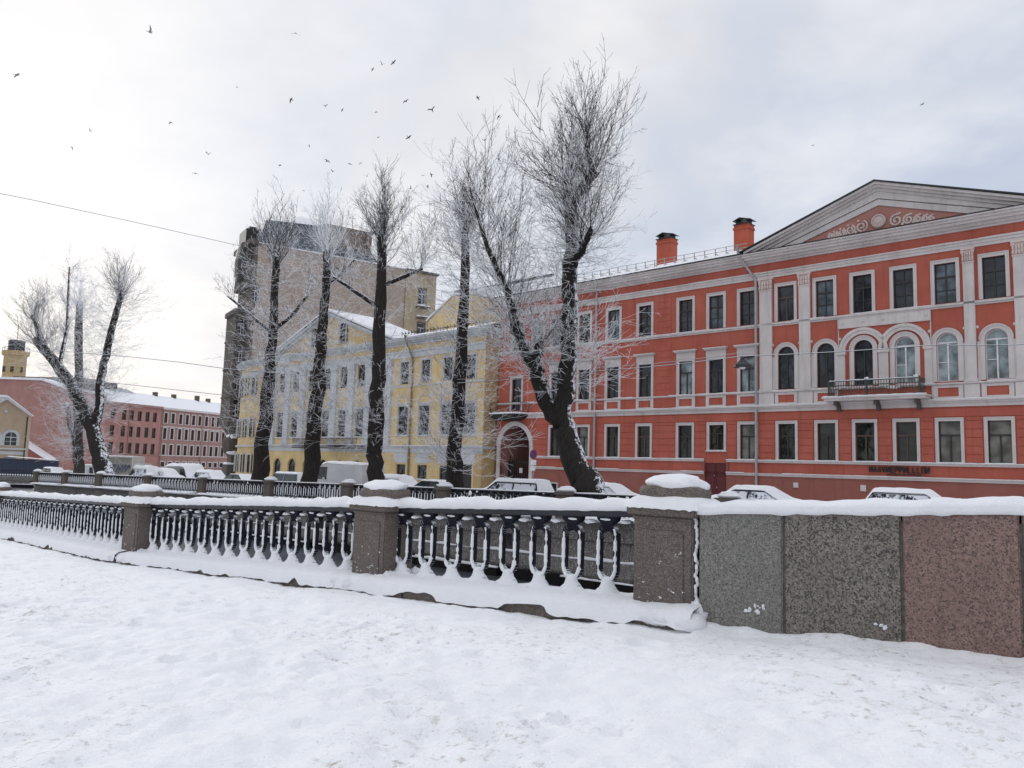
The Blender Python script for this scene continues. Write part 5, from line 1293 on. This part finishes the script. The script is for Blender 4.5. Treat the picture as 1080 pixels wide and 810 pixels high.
make_tree('tree', 'third straight trunk, dark bare tree with two low side arms rising behind the snowy van', T,
    [([(398, 514, 0), (394, 480, 0), (397, 430, 0), (400, 370, 0), (402, 300, 0), (403, 243, 0)], [.50, .44, .42, .36, .30, .24]),
     ([(400, 324, 0), (387, 312, -.6), (372, 297, -1.4)], [.14, .12, .08]), ([(402, 302, 0), (414, 291, .6), (428, 278, 1.3)], [.14, .12, .08])],
    [(0, .86, 1, 46, 4.6, .04, .8), (1, .85, 1, 9, 2.6, .02, .9), (2, .85, 1, 14, 4.0, .025, .8)], [(0, .16, .98, 170, 2.0), (0, .2, .55, 70, 3.4), (1, .2, 1, 16, 1.8), (2, .2, 1, 16, 1.8)], 3)
make_tree('tree', 'fourth straight trunk, slim snow-streaked bare tree in front of the yellow house corner', T,
    [([(480, 517, 0), (478, 480, 0), (483, 430, 0), (487, 370, 0), (490, 300, 0), (491, 232, 0)], [.46, .38, .34, .30, .24, .18])],
    [(0, .86, 1, 36, 4.4, .035, .7)], [(0, .1, .98, 230, 2.5), (0, .1, .5, 60, 3.4)], 4, mat=frost('snowy_bark', (.03, .026, .024), .52, .12, .8, 6.))
make_tree('tree', 'largest tree, forked black trunk with a huge frosted crown before the red house', T,
    [([(624, 524, 0), (612, 500, 0), (598, 462, 0), (592, 435, 0), (597, 400, 0), (600, 350, 0), (601, 290, 0), (603, 235, 0), (604, 215, 0)], [.74, .60, .53, .46, .40, .38, .35, .32, .30]),
     ([(592, 450, 0), (580, 425, -.3), (575, 400, -.6), (576, 378, -.8), (583, 362, -.8)], [.42, .38, .34, .26, .2]),
     ([(577, 395, -.6), (566, 370, -1.0), (560, 345, -1.2), (558, 318, -1.5), (545, 270, -2.2), (533, 215, -2.6)], [.30, .26, .24, .19, .11, .05]),
     ([(604, 222, 0), (598, 202, 0), (594, 184, .2)], [.26, .2, .16]),
     ([(604, 220, 0), (613, 198, 0), (632, 182, -.2)], [.28, .22, .17]),
     ([(607, 215, 0), (613, 190, .4), (616, 168, .6)], [.26, .22, .18]),
     ([(600, 240, 0), (587, 215, .8), (577, 190, 1.2)], [.16, .12, .09]),
     ([(601, 292, 0), (613, 276, -.5), (628, 268, -1), (645, 250, -1.6)], [.22, .18, .16, .11])],
    [(0, .97, 1, 10, 7, .05, .4), (3, .5, 1, 14, 5.0, .04, 1.05), (4, .5, 1, 19, 5.8, .04, 1.2), (5, .6, 1, 15, 5.0, .045, .9), (6, .5, 1, 14, 5.4, .04, 1.15), (7, .4, 1, 24, 5.6, .035, 1.), (2, .4, 1, 36, 5.6, .035, .8), (0, .8, .97, 16, 4.5, .03, 1.1), (1, .85, 1, 10, 2.6, .03, .8)],
    [(0, .45, .97, 150, 3.0), (2, .05, 1, 230, 3.6), (1, .5, 1, 50, 2.8), (7, .1, 1, 50, 3.0), (4, .3, 1, 18, 2.4), (6, 0, 1, 26, 2.6)], 5, mat=m_bark_s)
make_tree('tree', 'leaning black tree with two main stems on the left, snow on its right side', T,
    [([(112, 503, 0), (106, 482, 0), (98, 452, 0), (86, 428, 0), (75, 405, 0), (62, 380, -.5), (50, 360, -1)], [.78, .66, .58, .52, .50, .46, .36]),
     ([(98, 455, 0), (101, 430, .3), (101, 400, .4), (106, 365, .6), (111, 335, .8), (117, 304, 1)], [.42, .36, .34, .31, .28, .22]),
     ([(56, 372, -.7), (53, 345, -1.2), (51, 336, -1.4)], [.28, .22, .2]), ([(66, 388, -.3), (65, 345, .5), (64, 280, .8)], [.2, .16, .07])],
    [(0, .85, 1, 40, 6.2, .04, 1.0), (1, .85, 1, 34, 4.8, .04, .9), (2, .5, 1, 24, 4.8, .04, .9), (3, .3, 1, 18, 2.6, .03, .8)], [(0, .35, 1, 130, 3.8), (1, .2, 1, 200, 3.8), (3, .1, 1, 80, 3.2)], 6, mat=m_bark_s)
make_tree('tree', 'greyish upright tree standing behind the leaning black tree', 33.5,
    [([(83, 499, 0), (82, 470, 0), (82, 430, 0), (83, 380, 0), (84, 318, 0)], [.55, .5, .42, .4, .34]), ([(80, 470, 0), (74, 450, 0), (70, 425, 0)], [.3, .25, .2])],
    [(0, .9, 1, 30, 5., .04, .9)], [(0, .1, 1, 260, 3.8), (1, .1, 1, 60, 3.0)], 8, mat=frost('grey_bark', (.06, .052, .048), .55, .2, .7, 5.), twmat=m_twig2)

# ------------------------------------------------------------------ vehicles
m_tyre = simple('tyre', (.02, .02, .02), .9); m_lamp = simple('lamp_lens', (.5, .45, .4), .2); m_rlamp = simple('tail_lens', (.25, .01, .01), .3)
PAINT = {}; m_gls = frost('snowed_glass', (.03, .032, .035), .22, .1, .75, 2.2)
def paint(n, c):
    if n not in PAINT: PAINT[n] = simple('paint_' + n, c, .35, .2, .06, 2.)
    return PAINT[n]
def car(s, D, label, col, kind='hatch', L=4.3, H=1.48, snowh=.13, frame=Q, rz=0., cover=.9, seed=0, name='parked_car', cat='car', flip=False, gm=None):
    g = g_far(s); g = g - .1 if D - far_edge(s) >= 4 else g
    c = frame.P(s, D, g) if frame else None
    r = root(name, c, math.atan2(Q.e.y, Q.e.x) + R(rz) + (math.pi if flip else 0), label, cat, 'vehicles parked along the far quay')
    hw = .87 if kind != 'van' else 1.0
    if kind == 'van': prof = [(-.5, .5, .95), (-.495, .3, H * .98), (-.4, .25, H), (.18, .25, H), (.30, .25, H * .96), (.41, .25, H * .60), (.49, .25, H * .50), (.5, .35, H * .40)]; belt = H * .52; glass_rng = (.10, .38)
    else: prof = [(-.5, .4, .75), (-.49, .25, .98), (-.42, .22, 1.0), (-.2, .2, 1.0), (.15, .2, .98), (.28, .2, .96), (.44, .22, .84), (.49, .25, .7), (.5, .38, .6)]; belt = .95
    mb = MB(); rings = []
    for x, zb_, zt in prof:
        ws = hw * (1 if abs(x) < .45 else .93); inn = .09 if kind != 'van' else .06
        rings.append([(x * L, -ws + .03, zb_), (x * L, -ws, (zb_ + zt) * .5), (x * L, -ws + inn * .6, zt - .1), (x * L, -ws + inn + .06, zt), (x * L, ws - inn - .06, zt), (x * L, ws - inn * .6, zt - .1), (x * L, ws, (zb_ + zt) * .5), (x * L, ws - .03, zb_)])
    mb.loft(rings); body = mb.build('body', col, r, smooth=False, bevel=0)
    if kind == 'van':
        mb = MB(); x0, x1 = .17 * L, .33 * L
        for sy in (-1, 1): mb.prism([(x0, belt + .05), (x1 + .32, belt + .05), (x1 + .05, H * .88), (x0, H * .88)], sy * (hw + .004) - .01, sy * (hw + .004) + .01)
        mb.hexa([(.405 * L, -hw + .15, H * .62), (.42 * L, -hw + .15, H * .62), (.42 * L, hw - .15, H * .62), (.405 * L, hw - .15, H * .62)], [(.30 * L, -hw + .2, H * .93), (.315 * L, -hw + .2, H * .93), (.315 * L, hw - .2, H * .93), (.30 * L, hw - .2, H * .93)])
        mb.build('windows', m_gl, r)
    else:
        xs = {'hatch': (-.47, -.38, .10, .27), 'sedan': (-.36, -.22, .08, .26), 'suv': (-.49, -.44, .14, .28)}[kind]
        mb = MB(); rr_ = []
        for x, z in ((xs[0], .96), (xs[1], H), (xs[2], H), (xs[3], .96)):
            w = hw - .08 if z < 1 else hw - .26; rr_.append((x * L, w, z))
        lo = [(rr_[0][0], -rr_[0][1], .95), (rr_[3][0], -rr_[3][1], .95), (rr_[3][0], rr_[3][1], .95), (rr_[0][0], rr_[0][1], .95)]
        hi = [(rr_[1][0], -rr_[1][1], H - .03), (rr_[2][0], -rr_[2][1], H - .03), (rr_[2][0], rr_[2][1], H - .03), (rr_[1][0], rr_[1][1], H - .03)]
        mb.hexa(lo, hi); mb.build('windows', gm or m_gl, r, bevel=.05)
        mb = MB()
        hi2 = [(p[0], p[1] * 1.02, p[2] - .04) for p in hi]; hi3 = [(p[0] * .98, p[1] * .97, p[2] + .06) for p in hi]
        mb.hexa(hi2, hi3)
        for sy in (-1, 1):
            for a, b in ((0, 0), (1, 1)):
                q0 = Vector(lo[0 if a == 0 else 1]); q1 = Vector(hi[0 if a == 0 else 1]); q0.y *= -sy * -1 if sy < 0 else -1; q1.y *= -sy * -1 if sy < 0 else -1
                mb.tube([(q0.x, q0.y, q0.z), (q1.x, q1.y, q1.z)], .045, 5)
            xm = (lo[0][0] + lo[1][0]) / 2 - .1; mb.tube([(xm, sy * rr_[0][1], .95), (xm, sy * rr_[1][1], H - .02)], .045, 5)
        mb.build('roof', col, r)
    # snow cover
    sb = MB(); nx, ny = 34, 12; vs = []
    def ztop(x):
        if kind == 'van':
            P = [(-.5, H * .97), (.2, H), (.31, H * .94), (.41, H * .60), (.5, H * .45)]
        else:
            P = [(-.5, .97), (xs[0], 1.0), (xs[1], H + .03), (xs[2], H + .03), (xs[3], 1.0), (.44, .86), (.5, .72)]
        for (a, za), (b, zb2) in zip(P[:-1], P[1:]):
            if a <= x <= b: return za + (zb2 - za) * (x - a) / max(1e-6, b - a)
        return P[-1][1]
    for i in range(nx + 1):
        x = -.5 + i / nx
        zt = ztop(x); hi_ = zt > 1.2
        w_ = (hw - .24 + (0.0 if zt > H - .05 else .15 * (1 - max(0, (zt - 1) / (H - 1))))) if kind != 'van' else hw - .04
        if kind != 'van' and zt <= 1.02: w_ = hw - .05
        for j in range(ny + 1):
            v_ = j / ny * 2 - 1; e_ = max(0, 1 - abs(v_) ** 6) ** .5
            ex = min(1, (i + .3) / 2, (nx - i + .3) / 2)
            vs.append((x * L * 1.005, v_ * w_, zt - .03 + (snowh + .03) * e_ * ex * (1 + .35 * nz(x * 5 + seed, v_ * 2, seed))))
    fs = [(i * (ny + 1) + j, i * (ny + 1) + j + 1, (i + 1) * (ny + 1) + j + 1, (i + 1) * (ny + 1) + j) for i in range(nx) for j in range(ny)]
    if cover < .9: fs = [f for f in fs if not (xs and False)]
    sb.add(vs, fs); sb.build('snow', m_snow, r, smooth=True)
    me_w = MB(); me_w.loft([[(q * math.cos(6.2832 * k / 14), y, q * math.sin(6.2832 * k / 14)) for k in range(14)] for y, q in ((-.1, .25), (-.11, .31), (.09, .32), (.1, .22))])
    wob = None
    for x in (-.31, .32):
        for sy in (-1, 1):
            if wob is None: wob = me_w.build('wheel', m_tyre, r); o = wob
            else: o = wob.copy(); COL.objects.link(o)
            o.location = (x * L, sy * (hw - .08), .32)
    lb = MB(); lb.box(-.11, .02, -.13, .13, -.07, .07)
    h0 = lb.build('headlight', m_lamp, r, loc=(.485 * L, -.6, .68)); h1 = h0.copy(); COL.objects.link(h1); h1.location = (.485 * L, .6, .68)
    t0 = lb.build('tail_light', m_rlamp, r, loc=(-.47 * L, -.66, .82)); t1 = t0.copy(); COL.objects.link(t1); t1.location = (-.47 * L, .66, .82)
    for sy in (-1, 1):
        mi = MB(); mi.blob((.2 * L, sy * (hw + .1), 1.0 if kind != 'van' else 1.35), .09, .1, .08, 0, 8, 6); mi.build('mirror', col, r)
    return r
def s_at(x, D): d = ray(x, 505); return (d * (D / d.dot(Q.n))).dot(Q.e)
C_ = lambda n, *c: paint(n, c)
car(s_at(541, 32.6), 32.6, 'snow-blanketed dark car parked in front of the archway', C_('black', .02, .02, .022), 'suv', 4.7, 1.5, .16, seed=1, gm=m_gls, flip=True)
car(s_at(465, 33.0), 33.0, 'dark car half hidden by the slim fourth trunk', C_('black', .02, .02, .022), 'sedan', 4.6, 1.4, .05, seed=2)
car(s_at(421, 33.0), 33.0, 'white car buried in snow right of the third trunk', C_('white', .6, .6, .6), 'suv', 4.3, 1.5, .2, seed=3, gm=m_gls)
car(s_at(366, 33.2), 33.2, 'big white van coated with snow between the second and third trunks', C_('white', .6, .6, .6), 'van', 5.4, 2.4, .12, seed=4, name='delivery_van', cat='van', flip=True)
car(s_at(303, 33.2), 33.2, 'pale blue-grey car with frosted windows between the first and second trunks', C_('bluegrey', .25, .3, .36), 'suv', 4.6, 1.62, .08, seed=5, flip=True)
car(s_at(256, 33.6), 33.6, 'low black car left of the first tall trunk', C_('black', .02, .02, .022), 'sedan', 4.6, 1.42, .02, seed=6)
car(s_at(224, 34.2), 34.2, 'white snow-covered hatchback left of the black car', C_('white', .6, .6, .6), 'hatch', 4.2, 1.5, .18, seed=7, gm=m_gls)
car(s_at(196, 36), 36.0, 'grey van with a snow-loaded roof and dark rear window', C_('grey', .22, .22, .22), 'van', 4.4, 2.0, .25, seed=8, name='minivan', cat='van')
car(s_at(176, 34), 34.0, 'rounded snow mound of a white car right of the box truck', C_('white', .6, .6, .6), 'hatch', 4.0, 1.45, .28, seed=9, gm=m_gls)
car(s_at(150, 33), 33.0, 'snow-covered car parked in front of the box truck', C_('white', .6, .6, .6), 'suv', 4.4, 1.7, .22, seed=10, gm=m_gls, flip=True)
car(s_at(57, 34), 34.0, 'snow-heaped dark car left of the leaning tree', C_('darkgrey', .05, .05, .05), 'hatch', 4.2, 1.35, .1, seed=11)
car(s_at(101, 36), 36.0, 'small white van glimpsed behind the leaning trunk', C_('white', .6, .6, .6), 'van', 4.0, 1.9, .1, seed=12, name='minivan', cat='van')
car(s_at(803, 33.6), 33.6, 'snow-covered car showing its roof above the granite wall, below the red door', C_('black', .02, .02, .022), 'sedan', 4.6, 1.45, .16, seed=13, gm=m_gls)
car(s_at(968, 34.4), 34.4, 'rightmost parked car, only its snowy roof above the wall', C_('grey', .22, .22, .22), 'hatch', 4.0, 1.5, .14, seed=14, gm=m_gls)
car(s_at(642, 34.0), 34.0, 'small snow-covered car right of the big forked trunk', C_('silver', .4, .4, .4), 'hatch', 4.0, 1.4, .14, seed=15, gm=m_gls)
# box truck
s0 = s_at(133, 37.5); P_ = Q.P(s0, 37.5, g_far(s0)); r = root('box_truck', P_, math.atan2(Q.e.y, Q.e.x) + R(35), 'box truck with blue graffiti scrawled on its side and snow on top', 'truck', 'vehicles parked along the far quay')
mb = MB(); mb.box(-2.6, 1.2, -1.1, 1.1, .75, 2.75); mb.build('cargo_box', simple('grimy_beige_box', (.28, .27, .23), .7, 0, .3, 2., big=.4), r)
mb = MB()
for (a, b, c, d) in ((-2.65, 1.25, .75, .83), (-2.65, 1.25, 2.68, 2.78)): mb.box(a, b, -1.13, -1.09, c, d); mb.box(a, b, 1.09, 1.13, c, d)
for x in (-2.64, 1.17): mb.box(x, x + .08, -1.135, 1.135, .7, 2.8)
mb.build('frame', m_white, r)
mb = MB(); rr = random.Random(5)
for face in (0, 1):
    for k in range(16):
        if face == 0:
            x = -2.4 + k * .22; pts = [(x + rr.uniform(-.15, .25), -1.112, 1.0 + rr.uniform(0, 1.0)) for _ in range(5)]
        else:
            y = -.95 + k * .12; pts = [(-2.655, y + rr.uniform(-.1, .2), 1.0 + rr.uniform(0, 1.0)) for _ in range(5)]
        mb.tube(pts, .035, 4)
mb.build('graffiti', simple('blue_spray', (.07, .10, .20), .6), r)
mb = MB(); mb.hexa([(1.2, -1.0, .5), (2.7, -1.0, .5), (2.7, 1.0, .5), (1.2, 1.0, .5)], [(1.2, -.95, 2.1), (2.2, -.9, 2.1), (2.2, .9, 2.1), (1.2, .95, 2.1)]); mb.build('cab', C_('white', .6, .6, .6), r, bevel=.06)
mb = MB(); mb.box(-2.5, 1.1, -.4, .4, .4, .74); mb.build('chassis', m_dmetal, r)
sb = MB(); snow_strip(sb, [(-2.6, 0, 2.75), (1.2, 0, 2.75)], 2.25, .1, .3, 3, .3, Vector((0, 1, 0))); sb.build('snow', m_snow, r, smooth=True)
mw = MB(); mw.loft([[(q * math.cos(6.2832 * k / 14), y, q * math.sin(6.2832 * k / 14)) for k in range(14)] for y, q in ((-.12, .3), (-.13, .4), (.12, .41), (.13, .3))])
wob = None
for x in (-1.8, 1.9):
    for sy in (-.9, .9):
        if wob is None: wob = mw.build('wheel', m_tyre, r); o = wob
        else: o = wob.copy(); COL.objects.link(o)
        o.location = (x, sy, .42)

# ------------------------------------------------------------------ street sign, lamp, wires
p_ = BF.at(563, 480, 43.4); gz_ = ZG; r = root('traffic_sign', (p_.x, p_.y, gz_), math.atan2(BF.e.y, BF.e.x), 'no parking sign on a post beside the archway with white plates below', 'traffic sign')
mb = MB(); mb.tube([(0, 0, 0), (0, 0, 3.0)], .04, 8); mb.build('post', m_metal, r)
hz_ = p_.z - ZG
def disc(mb, rad, y0, y1, cz): mb.loft([[(rad * math.cos(6.2832 * k / 24), y, cz + rad * math.sin(6.2832 * k / 24)) for k in range(24)] for y in (y0, y1)])
mb = MB(); disc(mb, .36, -.06, -.045, hz_ + .05); sg_ = mb.build('sign_disc', simple('sign_red', (.30, .015, .03), .4), r)
mb = MB(); disc(mb, .28, -.07, -.062, hz_ + .05); mb.build('blue_field', simple('sign_blue', (.01, .02, .16), .4), sg_)
mb = MB(); mb.prism([(-.24, hz_ + .25), (-.18, hz_ + .31), (.24, hz_ - .15), (.18, hz_ - .21)], -.08, -.073); mb.build('slash', MATS['sign_red'], sg_)
mb = MB(); mb.box(-.25, .3, -.06, -.045, hz_ - .75, hz_ - .36); mb.box(-.25, .22, -.06, -.045, hz_ - 1.15, hz_ - .8); mb.build('plate', m_sash_w, r)

def wire(name, pts, label, sag=.0, rad=.018, mat=None, group='overhead wires'):
    P = []
    for (a, b) in zip(pts[:-1], pts[1:]):
        for k in range(14): t_ = k / 14; q = Vector(a).lerp(Vector(b), t_); q.z -= sag * 4 * t_ * (1 - t_); P.append(q)
    P.append(Vector(pts[-1])); mb = MB(); mb.tube(P, rad, 4)
    c = P[0]; o = mb.build(name, mat or frost('wire_snow', (.03, .03, .03), .05, .2, .5, 3.), off=c, loc=c); tag(o, label, 'wire', group); return o
def pt(x, y, Y): d = ray(x, y); return d * (Y / d.y)
wire('overhead_wire', [pt(-60, 192, 60), pt(40, 212, 76), pt(150, 236, 92), pt(252, 259, 107)], 'thin wire crossing the sky at upper left to the tall block', 0, .035)
wire('overhead_wire', [pt(60, 370, 66), pt(135, 376, 60), pt(190, 382, 55), pt(240, 389, 51), pt(335, 397, 47.3)], 'wire running right from the leaning tree to the second straight trunk', 0, .025)
wire('overhead_wire', [pt(60, 398, 90), pt(140, 406, 100), pt(238, 417, 112)], 'faint low wire over the far roofs on the left', 0, .04)
LW = [pt(482, 404, 39), pt(640, 390.5, 38), pt(783, 375.5, 37), pt(980, 364, 36), pt(1130, 361, 35)]
wire('overhead_wire', LW, 'snow-dusted wire carrying the street lamp across the red facade', .06, .02)
wire('overhead_wire', [p + Vector((0, 0, .18)) for p in (LW[0], LW[1], LW[2])], 'second thin wire just above the lamp wire, left part', .1, .012)
lp = LW[2]; r = root('street_lamp', lp - Vector((0, 0, .55)), 0, 'small dark lamp hanging from a wire before the red facade', 'street lamp')
mb = MB(); mb.loft([[(q * math.cos(6.2832 * k / 14), q * math.sin(6.2832 * k / 14), z) for k in range(14)] for z, q in ((0, .44), (.1, .42), (.22, .26), (.36, .12), (.45, .09), (.5, .05))]); mb.build('lamp_shade', m_dmetal, r)
mb = MB(); mb.tube([(0, 0, .45), (0, 0, .56)], .02, 5); mb.build('hanger', m_dmetal, r)
mb = MB(); mb.blob((0, 0, .0), .16, .16, .1, 0, 10, 6); mb.build('bulb', m_sash_w, r)

# ------------------------------------------------------------------ birds
def bird_mesh(flap, bend, fat=1.):
    mb = MB()
    mb.loft([[(x, r_ * math.cos(6.2832 * k / 7), r_ * .8 * math.sin(6.2832 * k / 7)) for k in range(7)] for x, r_ in ((-.2, .008), (-.15, .03), (-.05, .055 * fat), (.06, .06 * fat), (.13, .035), (.17, .035), (.21, .005))])
    mb.hexa([(-.15, -.02, -.005), (-.29, -.06, -.005), (-.29, .06, -.005), (-.15, .02, -.005)], [(-.15, -.02, .005), (-.29, -.06, .005), (-.29, .06, .005), (-.15, .02, .005)])
    for sy in (-1, 1):
        a = [(.08, 0, .02), (-.07, 0, .02)]; b = [(.12, .20, .02 + .20 * flap), (-.04, .20, .02 + .2 * flap)]; c = [(.0, .46, .02 + .2 * flap + .26 * (flap - bend)), (-.06, .44, .02 + .2 * flap + .26 * (flap - bend))]
        for p, q in ((a, b), (b, c)):
            lo = [(x, y * sy, z) for x, y, z in (p[0], p[1], q[1], q[0])]; mb.hexa(lo, [(x, y, z + .012) for x, y, z in lo])
    return mb
m_bird = simple('dark_plumage', (.05, .05, .055), .8); m_gull = simple('grey_plumage', (.30, .30, .31), .8)
BM = []
for i, (fl, be) in enumerate(((.9, .3), (.1, .5), (-.5, -.2), (.5, .9))):
    for m in (m_bird, m_gull):
        tmp = bird_mesh(fl, be, 1.2).build('bird', m); BM.append(tmp.data); bpy.data.objects.remove(tmp)
birds = [(158, 34, 1, 9), (18, 79, 1, 9), (312, 35, 1, 7), (415, 66, 0, 6), (403, 68, 1, 5), (393, 73, 1, 5), (307, 105, 0, 6), (250, 92, 1, 3), (343, 112, 0, 4), (361, 116, 0, 4), (397, 118, 0, 3.5), (428, 107, 0, 6), (456, 116, 0, 7),
         (504, 103, 0, 6), (526, 123, 0, 5), (431, 145, 0, 6), (95, 138, 1, 4), (76, 156, 1, 4), (180, 129, 1, 5), (218, 161, 1, 4), (220, 163, 1, 4), (206, 183, 0, 5), (295, 174, 0, 5), (345, 170, 0, 6), (351, 181, 0, 4), (369, 173, 0, 4),
         (380, 172, 0, 4), (326, 154, 1, 3), (387, 186, 0, 5), (446, 185, 0, 4), (455, 184, 0, 5), (451, 197, 0, 5), (433, 199, 0, 4), (465, 221, 0, 4), (858, 153, 0, 4), (973, 110, 0, 5), (511, 148, 0, 4), (432, 208, 0, 4), (320, 201, 1, 3), (399, 145, 0, 3)]
for i, (x, y, gl_, px_) in enumerate(birds):
    rr = random.Random(i + 40); size = .95 if gl_ else .72; Y = size * FPX / px_ / 1.5; Y = min(150, Y)
    o = bpy.data.objects.new('bird', BM[(i % 4) * 2 + gl_]); COL.objects.link(o); o.location = pt(x, y, Y)
    o.rotation_euler = (rr.uniform(-.6, .6), rr.uniform(-.4, .4), rr.uniform(0, 6.28)); sc_ = size; o.scale = (sc_, sc_, sc_)
    if i == 0: tag(o, 'grey gull at top left with wings spread', 'bird', 'birds in the sky')
    elif i == 1: tag(o, 'grey gull with bent wings near the left edge of the sky', 'bird', 'birds in the sky')
    elif i == 34: tag(o, 'tiny bird alone above the red house, left of the pediment peak', 'bird', 'birds in the sky')
    elif i == 35: tag(o, 'dark bird alone in the sky above the pediment', 'bird', 'birds in the sky')
    else: tag(o, ('pale grey' if gl_ else 'small dark') + ' bird flying in the flock left of the big tree', 'bird', 'birds in the sky')

# remove prototypes used only for copying
for r_ in HIDE:
    for c in list(r_.children): bpy.data.objects.remove(c, do_unlink=True)
    bpy.data.objects.remove(r_, do_unlink=True)
print('objects', len(bpy.data.objects), 'verts', sum(len(m.vertices) for m in bpy.data.meshes))
